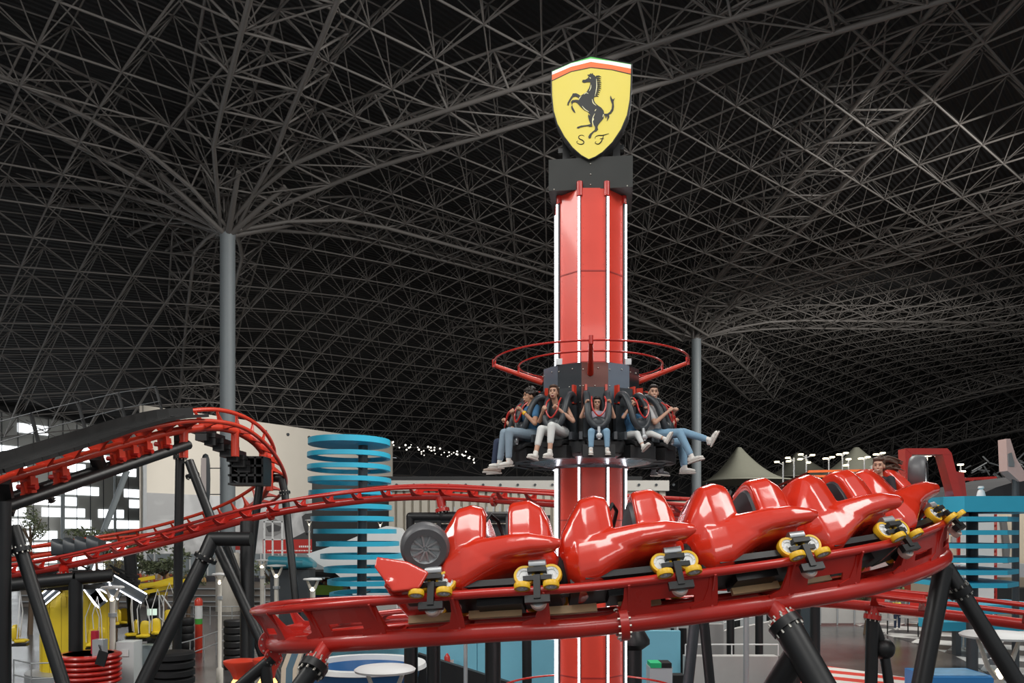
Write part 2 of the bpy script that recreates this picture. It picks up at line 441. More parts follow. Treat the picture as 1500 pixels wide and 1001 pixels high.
# grey photographic mural with dark figures and a red band on the beige wall
mu = bpy.data.materials.new('grey mural print'); mu.use_nodes = True
nt = mu.node_tree; b = nt.nodes['Principled BSDF']; b.inputs['Roughness'].default_value = .6
tc = nt.nodes.new('ShaderNodeTexCoord'); n1 = nt.nodes.new('ShaderNodeTexNoise'); n1.inputs['Scale'].default_value = .22; n1.inputs['Detail'].default_value = 3; n1.inputs['Distortion'].default_value = 1.2
nt.links.new(tc.outputs['Object'], n1.inputs['Vector']); cr = nt.nodes.new('ShaderNodeValToRGB')
for e, (p, c) in zip((0, 1), ((.4, .33), (.6, .55))): cr.color_ramp.elements[e].position = p; cr.color_ramp.elements[e].color = (c, c*1.01, c*1.02, 1)
nt.links.new(n1.outputs['Fac'], cr.inputs['Fac']); nt.links.new(cr.outputs['Color'], b.inputs['Base Color'])
def on_wall(px):    # point of the beige wall's face seen at column px
    k = (px-750)/F; o = b0+bn*.26; t = (k*o.y-o.x)/(bd.x-k*bd.y); return o+bd*t
def wpanel(x0, x1, y0, y1, m, name, lab, cat, off=0.0):
    a = on_wall(x0); c = on_wall(x1); z1 = PZ(y0, a.y); z0 = max(PZ(y1, a.y), .05)
    mb = MB().bar(Vector((a.x, a.y, (z0+z1)/2))+bn*(.06+off), Vector((c.x, c.y, (z0+z1)/2))+bn*(.06+off), .08, z1-z0)
    return tag(mb.build(name, m, smooth=False), lab, cat)
wpanel(214, 572, 722, 860, mu, 'wall_mural', 'pale grey photographic mural covering the lower beige wall', 'mural')
tm = thing('mural_figure', 'dark figure of a driver with cap printed on the grey mural', 'mural', on_wall(455))
def wpoly(pts, m, par, name, off=.12):
    mb = MB(); 
    c = on_wall(sum(p[0] for p in pts)/len(pts))
    z0 = c.y
    pl = []
    for px, py in pts:
        w = on_wall(px); pl.append(((w-c).dot(bd), PZ(py, w.y)))
    mb.prism(pl, (c.x+bn.x*off, c.y+bn.y*off, 0), bd, (0, 0, 1), bn, .03)
    return mb.build(name, m, par, smooth=False)
MUD = mat('mural dark print', (.06, .06, .062), .6, var=.3, vscale=.6); MUG = mat('mural mid grey print', (.2, .2, .2), .6, var=.3, vscale=.6)
wpoly([(441,757),(446,753),(456,752),(463,756),(460,775),(455,788),(447,784),(443,770)], MUD, tm, 'print')
wpoly([(425,790),(445,780),(462,786),(480,778),(497,775),(502,757),(510,757),(507,790),(480,795),(440,797)], MUD, tm, 'print')
wpoly([(492,745),(500,742),(500,757),(493,757)], MUD, tm, 'print')
tn = thing('mural_figure', 'grey racing helmet printed on the mural left of the driver', 'mural', on_wall(400))
wpoly([(384,775),(390,762),(402,760),(410,766),(412,780),(400,786),(388,785)], MUG, tn, 'print'); wpoly([(388,772),(400,768),(410,772),(408,778),(392,780)], MUD, tn, 'visor', .16)
wpanel(384, 520, 791, 812, mat('banner red', (.42, .035, .03), .6), 'red_banner', 'long dull red banner under the mural with rows of tiny white text', 'banner', .1)
# banner lettering: rows of small white marks
tl = MB(); rnd = random.Random(5)
for row, y in enumerate((801, 807)):
    x = 390 if row else 436
    while x < (516 if row else 452):
        w = rnd.uniform(1.0, 2.2); a = on_wall(x); c = on_wall(x+w); zc = PZ(y, a.y)
        tl.bar(Vector((a.x, a.y, zc))+bn*.2, Vector((c.x, c.y, zc))+bn*.2, .02, .14 if row else .2); x += w+1.0
tag(tl.build('banner_lettering', WHT, smooth=False), 'tiny white lettering on the dull red banner', 'lettering', kind='stuff')
wpanel(209, 214, 640, 860, LGR, 'corner_strip', 'narrow grey strip at the left corner of the beige wall', 'trim')
# oval wall lamp on the column side
t = thing('wall_sign', 'tall narrow framed sign hanging beside the grey column', 'sign', P(301, 722, 50))
c = P(301, 703, 50)
MB().loft([(-.28, .1, -1.25, 1.25), (0, .3, -1.6, 1.6), (.28, .1, -1.25, 1.25)], 16, 3).xf(Matrix.Translation(c)@Matrix.Rotation(PI/2, 4, 'Z')).build('frame', DGR, t)
MB().box(c+V(0, -.3, 0), (.3, .06, 2.6)).build('face', mat('sign pinkish face', (.55, .48, .46), .5), t, smooth=False)
MB().tube(c+V(.2, 0, .7), c+V(.95, 0, .7), .03).tube(c+V(.2, 0, -.9), c+V(.95, 0, -.9), .03).build('bracket', DGR, t)

# dark wall closing the hall behind everything
DW = mat('dark back wall', (.02, .02, .022), .8)
pts = [(-40.5, 89.7), (-15, 118), (40, 150), (130, 165), (190, 120)]
for i, (a, c) in enumerate(zip(pts[:-1], pts[1:])):
    wallbox(V(a[0], a[1], 0), V(c[0], c[1], 0), 0, 15.5, .4, 'wall_far_%d' % (i+1), DW)
# ============================================================ COASTER TRACKS
def frames(pts, step):
    """pts: (px, py, Y, bank degrees) of the spine centre."""
    W = []
    for px, py, Y, bk in pts:
        p = P(px, py, Y); W.append((p.x, p.y, p.z, math.radians(bk)))
    R, ss = crom(W, step); fr = []
    for i in range(len(R)):
        a, c = R[max(i-1, 0)], R[min(i+1, len(R)-1)]
        T = Vector(c[:3]-a[:3]).normalized(); S = T.cross(V(0, 0, 1)).normalized(); U = S.cross(T).normalized()
        b = R[i][3]; u = U*math.cos(b)+S*math.sin(b); r = S*math.cos(b)-U*math.sin(b)
        fr.append((Vector(R[i][:3]), T, r, u))
    return fr, ss
G2, HR, RR, RS = .40, .30, .05, .108      # half gauge, rail height over the spine, rail and spine radius
def fat(fr, ss, s):
    i = min(max(int(s/(ss[1]-ss[0])), 0), len(fr)-2); t = s/(ss[1]-ss[0])-i
    return tuple(a.lerp(b, t) if k == 0 else a.lerp(b, t).normalized() for k, (a, b) in enumerate(zip(fr[i], fr[i+1])))
def track(root, pts, tie=.72, m=RED, panels=(), g=G2, h=HR, rr=RR, rs=RS, smin=0, smax=1e9, flip=1, flange=(), ties=True, mt=None):
    mt = mt or m
    fr, ss = frames(pts, .12)
    sel = [i for i in range(len(fr)) if smin <= ss[i] <= smax][::2]
    for sd in (-1, 1):
        MB().pipe([fr[i][0]+fr[i][2]*g*sd+fr[i][3]*h*flip for i in sel], rr, 10).build('rail', m, root)
    MB().pipe([fr[i][0] for i in sel], rs, 14).build('spine', m, root)
    L = min(ss[-1], smax); n = int((L-smin)/tie); prev = None
    for k in range(n+1):
        s = smin+k*tie; p, T, r, u = fat(fr, ss, s); u = u*flip
        if ties and k < 98:
            w = rs*.9
            poly = [(-w, 0), (-w-.02, .05), (-g*.62, h*.5), (-g-.03, h-.05), (-g-.03, h), (-g+.04, h), (-g*.55, h*.78), (0, h*.5), (g*.55, h*.78), (g-.04, h), (g+.03, h), (g+.03, h-.05), (g*.62, h*.5), (w+.02, .05), (w, 0)]
            mb = MB().prism(poly, p-T*.012, r, u, T, .024)
            for sd in (-1, 1):       # flared gusset along the spine and up to the rail
                a = p+r*sd*rs*.8+u*rs*.3; ru = (r*sd*(g-rs*.8)+u*(h-rs*.3)); L2 = ru.length; ru = ru/L2
                nn = ru.cross(T).normalized()
                fl = [(-.04, L2*.96), (.04, L2*.96), (.055, L2*.55), (.1, L2*.22), (.24, .04), (.24, 0), (-.06, 0), (-.06, L2*.3)]
                mb.prism(fl, a-nn*.01, T, ru, nn, .02)
            mb.build('cross_tie', mt, root, smooth=False)
        if prev is not None and (k in panels or (panels == 'all')):
            mb = MB(); N = 6; sl = s-tie
            for sd in (-1,):
                def pt(t, v):
                    p2, T2, r2, u2 = fat(fr, ss, sl+tie*t); u2 = u2*flip
                    return p2+r2*sd*(rs*.8+(g-rs*.8)*v)+u2*(rs*.3+(h-rs*.3)*v)
                for t0, t1, v0, v1 in ((0, 1, .42, 1), (0, 1, 0, .2), (0, .22, .2, .42), (.74, 1, .2, .42)):
                    for q in range(4):
                        ta = t0+(t1-t0)*q/4; tb = t0+(t1-t0)*(q+1)/4
                        A = [pt(ta, v0), pt(tb, v0), pt(tb, v1), pt(ta, v1)]
                        nn = (A[1]-A[0]).cross(A[3]-A[0]).normalized()*.02
                        mb.add(A+[x+nn for x in A], [(0, 1, 2, 3), (7, 6, 5, 4), (0, 4, 5, 1), (1, 5, 6, 2), (2, 6, 7, 3), (3, 7, 4, 0)])
            mb.build('web_plate', mt, root, smooth=False)
        prev = s
    for s in flange:
        p, T, r, u = fat(fr, ss, s)
        mb = MB().tube(p-T*.045, p+T*.045, rs*1.75, n=28); mb.build('flange', m, root)
        bb = MB()
        for k in range(12):
            a = 2*PI*k/12; o = (r*math.cos(a)+u*math.sin(a))*rs*1.45
            bb.tube(p+o-T*.07, p+o+T*.07, .014, n=6)
        bb.build('bolt_ring', STL, root)
    return fr, ss
MAIN = [(-150,862,26,0),(0,845,26,0),(120,825,26,0),(250,793,25.5,0),(380,757,25,5),(500,737,24.5,8),(620,728,24,8),(760,735,23,6),(900,745,21.5,8),
        (1050,757,19.5,12),(1170,772,17.2,25),(1270,788,14.8,40),(1340,802,12.6,48),(1383,817,10.8,46),(1300,853,9.6,36),(1163,880,9.05,30),(1000,903,8.8,27),
        (850,920,8.75,26),(720,927,8.8,25),(560,938,9.1,25),(460,944,9.7,24),(408,945,10.7,24),(400,937,12.0,24),(440,922,13.6,22),(540,910,15.0,16),(660,903,16.2,10),(800,893,17.2,6),
        (1000,880,17.6,4),(1190,882,17.4,4),(1350,897,16.6,6),(1500,915,15.6,6),(1660,938,14.6,6)]
mt_ = thing('coaster_track', 'long glossy red coaster track whose near curve carries the five car train', 'roller coaster track', (0, 9, 0))
fr0, ss0 = frames(MAIN, .12)
def s_at(fr, ss, px, lo=0, hi=1e9, rail=0):
    best = None
    for i in range(len(fr)):
        if lo <= fr[i][0].y <= hi:
            p = fr[i][0]+fr[i][2]*rail*G2
            d = abs(750+F*p.x/p.y-px)
            if best is None or d < best[0]: best = (d, ss[i])
    return best[1]
fl = [s_at(fr0, ss0, 905, 0, 9.5), s_at(fr0, ss0, 400, 10.2, 11.4), s_at(fr0, ss0, 395, 24, 26), s_at(fr0, ss0, 725, 22, 25)]
tie0 = .9
kk = lambda px, lo, hi: int(s_at(fr0, ss0, px, lo, hi)/tie0)+1
pan = {kk(1030, 0, 9.5), kk(1210, 0, 10), kk(1340, 0, 11), kk(1370, 0, 11.2), kk(540, 8, 9.9), kk(500, 8, 9.8), kk(420, 8, 11), kk(620, 22, 25), kk(690, 22, 25), kk(1330, 15.5, 17.6), kk(640, 15, 17), kk(330, 24, 26), kk(360, 24, 26), kk(300, 24, 26), kk(1240, 14, 16), kk(1000, 19, 21)}
MF, MS = track(mt_, MAIN, tie0, panels=pan, flange=fl)
# tan brake fins along the inner side of the front run
for s0, s1 in ((1230, 1170), (1155, 1085), (975, 905), (880, 800), (770, 690), (670, 590)):
    a = s_at(MF, MS, s0, 0, 10); c = s_at(MF, MS, s1, 0, 10); mb = MB(); N = 6
    for k in range(N):
        p0, T0, r0, u0 = fat(MF, MS, a+(c-a)*k/N); p1, T1, r1, u1 = fat(MF, MS, a+(c-a)*(k+1)/N)
        mb.bar(p0+u0*.24+r0*.08, p1+u1*.24+r1*.08, .05, .09, up=u0)
    o = mb.build('brake_fin', TAN, mt_, smooth=False); o['label'] = 'tan friction brake fin'

# lift hill and helix track
LIFT = [(-90,748,19,0),(0,706,20,0),(100,676,22,-2),(200,646,24.5,-6),(270,630,26.5,-16),(330,628,28.5,-38),(372,648,30.5,-60),(394,682,32.5,-66),(392,715,34.5,-50),(368,742,36.5,-34),(320,765,38,-22),(240,787,39,-14),(160,800,39,-8),(70,812,38,-4),(0,822,37,0),(-80,828,36,0)]
LIFT = [(a, b, c, -d) for a, b, c, d in LIFT]
lt = thing('coaster_track', 'orange red lift hill track arching over the upper left and looping back down', 'roller coaster track', (-12, 24, 0))
lf, ls = frames(LIFT, .12)
LF, LS = track(lt, LIFT, .95, REDO, g=.5, h=.42, rr=.075, rs=.13, mt=REDO)
# red drive brackets hanging under the lift hill
for px in (40, 85, 172, 192, 212, 240):
    s = s_at(LF, LS, px, 19, 27); p, T, r, u = fat(LF, LS, s)
    mb = MB(); w = V(0, 0, 1); mb.bar(p-w*.08, p-w*.52+T*.05, .34, .16, up=T); mb.bar(p-w*.16+T*.1, p-w*.34+T*.13, .3, .16, up=T); mb.bar(p-w*.52+T*.05, p-w*.62+T*.07, .26, .3, up=T); mb.bar(p-w*.2-T*.13, p-w*.5-T*.06, .1, .1, up=T)
    mb.build('drive_bracket', REDO, lt, smooth=False)
    MB().tube(p-r*.3-w*.36, p+r*.3-w*.36, .07, n=12).build('drive_motor', RED, lt)
    MB().ell(p+u*.52-r*.45, (.22, .12, .06)).ell(p+u*.55+r*.3, (.3, .12, .06)).build('drive_tyre', BLK, lt)
for s in [s_at(LF, LS, q, a, b) for q, a, b in ((270, 25, 28), (345, 27, 30), (385, 29, 32), (395, 32, 35))]:
    p, T, r, u = fat(LF, LS, s); MB().tube(p, p-V(0, 0, .9), .14, n=12).build('stub', REDO, lt)
# black catwalk beside the lift hill
cw = thing('catwalk', 'black maintenance catwalk running along the lift hill with thin wire railing', 'catwalk', P(100, 640, 23))
pts = []
for px, py, Y in ((-80, 714, 17.9), (0, 686, 19.0), (100, 655, 21.0), (180, 629, 23.3), (240, 614, 25.2), (290, 610, 26.6)): pts.append(tuple(P(px, py, Y)))
R, s_ = crom(pts, .5); mb = MB()
for a, c in zip(R[:-1], R[1:]): mb.bar(Vector(a), Vector(c), .9, .1)
mb.build('deck', BLK, cw, smooth=False)
mb = MB()
for a, c in zip(R[:-1], R[1:]): mb.bar(Vector(a)-V(0, .45, -.05), Vector(c)-V(0, .45, -.05), .06, .34)
mb.build('side_board', BLK, cw, smooth=False)
for px, py, Y in ((-30, 692, 18.4), (60, 662, 20.1), (128, 641, 21.9), (186, 624, 23.5), (240, 612, 25.2)):
    a = P(px, py, Y); MB().bar(a, a+V(-.25, 0, .95), .07, .07).build('post', BLK, cw, smooth=False)
for dz in (.5, .95):
    MB().pipe([P(px, py, Y)+V(-.25*dz, 0, dz) for px, py, Y in ((-80, 708, 17.6), (-30, 692, 18.4), (60, 662, 20.1), (128, 641, 21.9), (186, 624, 23.5), (240, 612, 25.2))], .015, 6).build('wire', DGR, cw)
# stepped black evacuation stairs under the curve
st = thing('evacuation_stairs', 'black stepped evacuation stairs hanging inside the lift hill curve', 'stairs', P(340, 700, 30))
sp = [(297,633),(310,640),(322,648),(332,657),(342,664),(352,672),(360,680),(366,690)]
for i, (px, py) in enumerate(sp):
    a = P(px, py, 29+i*.25); MB().box(a, (.62, 1.0, .16)).box(a+V(.1, 0, -.22), (.4, .9, .26)).build('step', BLK, st, smooth=False)
mb = MB(); a = P(362, 686, 30.6)
for dx in (-.45, -.15, .15, .45, .72): mb.box(a+V(dx, 0, -.1), (.07, 1.0, .95))
for dz in (-.62, -.3, .05, .36): mb.box(a+V(.1, 0, dz), (1.3, 1.0, .08))
mb.box(a+V(.2, .5, -.12), (1.1, .1, .9)); mb.build('platform_cage', BLK, st, smooth=False)
MB().pipe([P(356, 700, 30.4), P(356, 709, 30.4), P(374, 709, 30.4)], .05, 8).build('hanger', BLK, st)
mb = MB(); a = P(341, 688, 30.4)
mb.bar(a+V(0, 0, .45), a+V(0, 0, -.45), .04, .04)
for k in range(5): mb.bar(a+V(0, 0, .4-k*.2), a+V(.2, 0, .3-k*.2), .03, .03)
mb.build('side_rail', LGR, st, smooth=False)

# ---- supports
def flange_at(p, d, r, root, m=BLK, n=10, bolt=STL):
    d = d.normalized(); MB().tube(p-d*.05, p+d*.05, r*1.6, n=24).build('flange', m, root)
    x, y = basis(d); bb = MB()
    for k in range(n):
        a = 2*PI*k/n; o = (x*math.cos(a)+y*math.sin(a))*r*1.35; bb.tube(p+o-d*.09, p+o+d*.09, r*.13, n=6)
    bb.build('bolt_ring', bolt, root)
def ground(a, c):     # extend the line a->c down to the floor
    d = c-a; return a+d*(a.z/(a.z-c.z)) if c.z < a.z-1e-3 else c
def support(label, legs, r, flanges=(), m=BLK, top=None, name='track_support', to_floor=True, extra=None):
    L = [[P(*p) for p in leg] for leg in legs]
    base = ground(*L[0][-2:]) if to_floor else L[0][-1]
    t = thing(name, label, 'support', base, 'black steel supports of the coaster')
    for i, q in enumerate(L):
        rr = r if not hasattr(r, '__len__') else r[i]
        q = list(q)
        if to_floor and q[-1].z < q[-2].z-.03: q[-1] = ground(q[-2], q[-1])
        mb = MB()
        for a, c in zip(q[:-1], q[1:]): mb.tube(a, c, rr, n=20)
        for a in q[1:-1]: mb.ell(a, rr*1.0, 20, 12)
        mb.build('leg' if i < 2 else 'strut', m, t)
        if to_floor and abs(q[-1].z) < .05: MB().lathe([(rr*1.7, 0), (rr*1.7, .06), (rr*1.1, .1)], q[-1], 20).build('base_plate', m, t)
    for p, d, rf, mm in flanges: flange_at(P(*p), Vector(d), rf, t, mm)
    return t
support('thick black support post at the far left edge under the lift hill', [[(6,735,19),(6,1001,19)],[(20,772,19.4),(92,1001,19.0)]], (.15,.15), [((31,806,19.3),(.3,0,-1),.14,BLK)])
support('tall black post under the top of the lift hill, with one leaning leg', [[(264,652,27),(259,955,27)],[(277,676,27),(350,868,26)]], (.145,.15), [((282,697,27),(.35,0,-1),.14,BLK),((264,670,27),(0,0,1),.14,BLK)])
t = support('black twin pipe girder slanting up beneath the lift hill brackets', [[(-20,753,19.5),(276,652,26.6)],[(-10,735,20.4),(215,664,25.6)]], (.15,.1), [((72,725,22),(.9,.3,.35),.15,BLK)], to_floor=False, name='pipe_girder')
for (a, c) in (((5, 705, 20), (12, 752, 20.5)), ((140, 668, 23.3), (150, 694, 24)), ((262, 640, 26.4), (263, 655, 27))):
    MB().bar(P(*a), P(*c), .3, .3).build('bracket', BLK, t, smooth=False)
support('black bent under the main track at left, with level top beam and long raking leg', [[(368,790,23),(311,790,23),(300,815,22.8),(210,1001,21.5)],[(362,765,24.3),(362,1001,23.5)]], (.2,.2), [((301,818,22.7),(-.5,-.1,-1),.2,BLK)])
support('pair of slim black raking legs right of the black bent', [[(316,795,24),(376,925,23.2)],[(332,800,25),(362,880,25)]], (.15,.12))
support('black goalpost frame under the end of the lift curve', [[(382,699,33),(376,745,33),(360,880,33)],[(384,700,33),(412,700,33),(417,722,33),(434,890,32)]], (.16,.15), [((417,722,33),(.1,0,-1),.14,BLK)])
support('black T shaped support under the left end of the main track', [[(111,848,25),(111,958,25)],[(14,858,25),(111,848,25)],[(111,848,25),(165,843,25.4)]], (.2,.2,.2), [((95,842,25.6),(0,0,1),.14,RED)])
s = s_at(MF, MS, 95, 24, 27); p = fat(MF, MS, s)[0]; MB().tube(p, P(95, 842, 25.6), .14, n=16).build('stub', RED, mt_)
support('small black post behind the main track, left of the tall lift post', [[(190,812,30),(196,900,30)]], .22)
# red stubs and flanges of the near track
def stub(px, lo, hi, end, r=.075):
    s = s_at(MF, MS, px, lo, hi); p = fat(MF, MS, s)[0]; e = P(*end)
    MB().tube(p, e, r*1.05, r, n=18).build('stub', RED, mt_); flange_at(e, e-p, r, mt_, RED); return e, (e-p)
e, d = stub(478, 8, 10, (461, 974, 9.3), .09)
support('black support leg bolted under the lower left bend of the near track', [[(459,979,9.25),(443,1001,9.2)]], .1, [((459,979,9.25),tuple(d),.1,BLK)])
e, d = stub(1128, 8, 10, (1150, 911, 8.85), .1)
support('forked black support leg bolted under the middle right of the near track', [[(1151,915,8.8),(1200,1001,8.5)],[(1172,950,8.7),(1140,1001,8.9)]], (.155,.13), [((1151,916,8.8),tuple(d),.115,BLK)])
support('tall black A frame holding the right end of the near curve', [[(1382,832,11.2),(1350,1001,11)],[(1384,830,11.3),(1490,1001,10.9)]], (.125,.11), [((1405,866,11.2),(.6,0,-1),.1,BLK)])
e, d = stub(395, 10, 13, (400, 962, 11), .07)
support('black forked leg under the far left tip of the near track', [[(400,964,11),(352,1005,11)],[(388,972,11),(392,1005,11)]], .08)
e, d = stub(1278, 15, 18, (1278, 904, 17), .11)
support('black post with a ball jointed brace under the rear red track', [[(1278,906,17),(1276,1001,17)],[(1280,912,17.1),(1294,950,17.1),(1302,1001,17)]], (.125,.1))
MB().ell(P(1294, 951, 17.1), .23).build('ball_joint', BLK, [o for o in bpy.data.objects if o.get('label','').startswith('black post with a ball')][0])
e, d = stub(643, 22, 25, (648, 748, 23.8), .13)
support('black portal behind the front car carrying the rear track', [[(652,757,23.8),(601,757,23.8),(601,1001,23.8)],[(648,750,23.8),(648,757,23.8),(770,757,23.8),(772,1001,23.8)]], (.12,.14))
for i, (px, w, Y, py, lab) in enumerate(((602, .145, 17, 902, 'black round post below the spine, left of the white lamp disc'), (635, .145, 17, 902, 'black round post below the spine, right of the white lamp disc'), (722, .16, 16.6, 898, 'black round post left of the drop tower in front of the blue barrier'))):
    tag(MB().tube(P(px, py, Y), V(PX(px, Y), Y, 0), w, n=20).build('support_post', BLK), lab, 'post', 'posts under the rear track')
t = thing('support_post', 'black collared post just right of the drop tower foot', 'post', V(PX(928, 16.6), 16.6, 0))
MB().tube(P(928, 890, 16.6), V(PX(928, 16.6), 16.6, 0), .17, n=20).build('shaft', BLK, t); MB().lathe([(.17, 0), (.33, .12), (.33, .2), (.2, .42)], P(928, 952, 16.6), 20).build('collar', BLK, t)
for (px0, px1, w, Y, m, lab) in ((1021, 1008, .1, 15, DGR, 'grey leaning pole below the near track'), (1028, 1040, .09, 14.6, BLK, 'black leaning pole crossing beside the grey leaning pole')):
    a = P(px0, 880, Y); tag(MB().tube(a, ground(a, P(px1, 1001, Y)), w, n=16).build('leaning_pole', m), lab, 'pole')
# ============================================================ PEOPLE
SKIN = mat('skin', (0.55, 0.32, 0.22), .5, var=.05); SKIN2 = mat('tanned skin', (0.48, 0.26, 0.16), .5, var=.05)
HAIR = mat('dark hair', (0.02, 0.014, 0.011), .5, var=.2, vscale=30)
BRN = mat('brown hair', (0.07, 0.035, 0.02), .5, var=.3, vscale=30)
SHOE = mat('white shoe leather', (.75, .73, .68), .5, var=.04); SOLE = mat('shoe sole', (.6, .57, .52), .6)
JEAN = mat('light blue denim', (.22, .38, .52), .8, var=.18, vscale=9); JEAN2 = mat('grey blue denim', (.25, .33, .4), .8, var=.15, vscale=9)
WPANT = mat('off white trousers', (.68, .7, .68), .8, var=.06, vscale=9)
EYEM = mat('dark eye', (.01, .008, .008), .2); MTH = mat('mouth', (.18, .02, .02), .5); TEETH = mat('teeth', (.85, .82, .76), .4)
LIP = mat('lips', (.4, .13, .1), .5)
def remeshed(mb, name, m, parent, vox=.009, smooth=3):
    me = mb.mesh(name, m, True); ob = bpy.data.objects.new(name, me); COL.objects.link(ob)
    r = ob.modifiers.new('r', 'REMESH'); r.mode = 'VOXEL'; r.voxel_size = vox; r.use_smooth_shade = True
    q = ob.modifiers.new('s', 'SMOOTH'); q.iterations = smooth; q.factor = .5
    dg = bpy.context.evaluated_depsgraph_get(); dg.update()
    nm = bpy.data.meshes.new_from_object(ob.evaluated_get(dg)); ob.modifiers.clear(); ob.data = nm
    if not nm.materials: nm.materials.append(m)
    for p in nm.polygons: p.use_smooth = True
    if parent: ob.parent = parent
    return ob
def arm_hand(mb, el, wr, grip, sd, s=1.0):
    """palm, four bent fingers of unequal length and a side thumb, closed towards `grip`."""
    fw = (wr-el).normalized(); g = (grip-wr); g = (g-fw*g.dot(fw))
    g = g.normalized() if g.length > .01 else basis(fw)[0]
    lat = fw.cross(g).normalized()
    palm = wr+fw*.045
    mb.cap(wr-fw*.01, wr+fw*.06+lat*.012, .024, .026, 10); mb.cap(wr+fw*.02-lat*.02, wr+fw*.065-lat*.02, .02, .019, 10); mb.cap(wr+fw*.02+lat*.02, wr+fw*.065+lat*.02, .02, .018, 10)
    for k, (o, L) in enumerate(((-.033, .75), (-.012, .95), (.011, 1.0), (.033, .85))):
        a = wr+fw*.075+lat*o; b1 = a+(fw*.5+g*.85)*.034*L; b2 = b1+(g*.8-fw*.75)*.026*L; b3 = b2+(-fw*.9-g*.2)*.02*L
        mb.cap(a, b1, .0095, .009, 8).cap(b1, b2, .009, .008, 8).cap(b2, b3, .008, .007, 8)
    a = wr+fw*.025-lat*sd*.028; b1 = a+(fw*.4+g*.7-lat*sd*.5)*.032; b2 = b1+(g*.5+fw*.7+lat*sd*.35)*.027
    mb.cap(a, b1, .012, .0105, 8).cap(b1, b2, .0105, .0085, 8)
def human(name, label, loc, yaw, s, pose, skin, hairm, top, bottom, group=None, hair='short', shoe=SHOE, face='smile', socks=True, vox=.009, legs_only=False, sleeves=.5, hem=.88, cat='person', parent_hidden=False):
    """pose: dict of joints in metres for a 1.7 m body, x forward, y left, z up, hips at the origin."""
    t = thing(name, label, cat, loc, group)
    Mx = Matrix.Rotation(yaw, 4, 'Z')@Matrix.Scale(s, 4)
    lean = pose.get('lean', (-.04, 0)); tw = V(lean[0], lean[1], 0)
    ch = V(0, 0, .34)+tw; nk = V(0, 0, .5)+tw*1.25; hd = V(.02, 0, .635)+tw*1.3+V(*pose.get('head_off', (0, 0, 0)))
    hipL, hipR = V(0, .09, 0), V(0, -.09, 0)
    J = {}
    for sd, k in ((1, 'L'), (-1, 'R')):
        J['sh'+k] = ch+V(0, .165*sd, .09); J['el'+k] = V(*pose['el'+k]); J['wr'+k] = V(*pose['wr'+k])
        J['hip'+k] = V(0, .09*sd, 0); J['kn'+k] = V(*pose['kn'+k]); J['an'+k] = V(*pose['an'+k]); J['toe'+k] = V(*pose['toe'+k])
    # ---- body
    Rh = Matrix.Rotation(pose.get('hyaw', 0), 3, 'Z')@Matrix.Rotation(pose.get('hpitch', 0), 3, 'Y')@Matrix.Rotation(pose.get('hroll', 0), 3, 'X')
    def hp(x, y, z): return hd+Rh@V(x, y, z)
    b = MB()
    if not legs_only:
        b.ell((0, 0, .02), (.12, .155, .12)); b.cap((0, 0, .05), ch*.6+V(0, 0, .02), .11, .115); b.ell(ch+V(.005, 0, -.02), (.115, .155, .16)); b.ell(ch+V(0, 0, .08), (.085, .165, .07))
        b.cap(nk-V(0, 0, .05), hd-V(0.01, 0, .06), .055, .05)
        b.ell(hp(-.012, 0, .03), (.098, .078, .1), 16, 12, Rh); b.ell(hp(.03, 0, -.045), (.062, .056, .068), 14, 10, Rh); b.ell(hp(.06, 0, -.085), (.025, .03, .022), 10, 8, Rh)
        b.cap(hp(.078, 0, .01), hp(.102, 0, -.026), .009, .014, 8)
        b.ell(hp(.07, 0, .035), (.02, .05, .012), 10, 8, Rh)
        for sd in (1, -1):
            b.ell(hp(-.01, .08*sd, -.005), (.022, .01, .034), 10, 8, Rh); b.ell(hp(.055, .035*sd, -.025), (.03, .024, .024), 10, 8, Rh)
        for sd, k in ((1, 'L'), (-1, 'R')):
            b.ell(J['sh'+k], .056); b.cap(J['sh'+k], J['el'+k], .05, .038); b.cap(J['el'+k], J['wr'+k], .039, .025)
            arm_hand(b, J['el'+k], J['wr'+k], V(*pose.get('grip'+k, (.3, 0, .4))), sd)
    for sd, k in ((1, 'L'), (-1, 'R')):
        b.cap(J['hip'+k], J['kn'+k], .085, .055); b.cap(J['kn'+k], J['an'+k]*.55+J['kn'+k]*.45, .054, .05); b.cap(J['kn'+k].lerp(J['an'+k], .35), J['an'+k], .052, .036)
        b.cap(J['an'+k], J['an'+k].lerp(J['toe'+k], .35)-V(0, 0, .03), .03, .018)
    b.xf(Mx); remeshed(b, 'body', skin, t, vox*s)
    # ---- trousers
    b = MB(); b.ell((0, 0, .0), (.13, .165, .12)); b.ell((0, 0, .05), (.125, .155, .1))
    for k in 'LR':
        kn, an, hi = J['kn'+k], J['an'+k], J['hip'+k]; e = kn.lerp(an, hem)
        b.cap(hi, kn, .1, .07); b.cap(kn, e, .07, .054)
    b.xf(Mx); remeshed(b, 'trousers', bottom, t, .011*s)
    # ---- shoes
    for k in 'LR':
        an, to = J['an'+k], J['toe'+k]; d = (to-an); kn = J['kn'+k]; up = (kn-an).normalized(); f = (d-up*d.dot(up)*.75).normalized(); up = (up-f*up.dot(f)).normalized(); y = f.cross(up)
        c = an-up*.05; M3 = Matrix((f, y, up)).transposed()
        b = MB(); b.ell(c-f*.02, (.06, .042, .05), 12, 10, M3); b.ell(c+f*.07-up*.012, (.1, .046, .036), 12, 10, M3); b.ell(c+f*.135-up*.018, (.055, .048, .03), 12, 10, M3); b.cap(c, an+up*.015, .045, .043)
        b.xf(Mx); so = remeshed(b, 'shoe', shoe, t, .008*s)
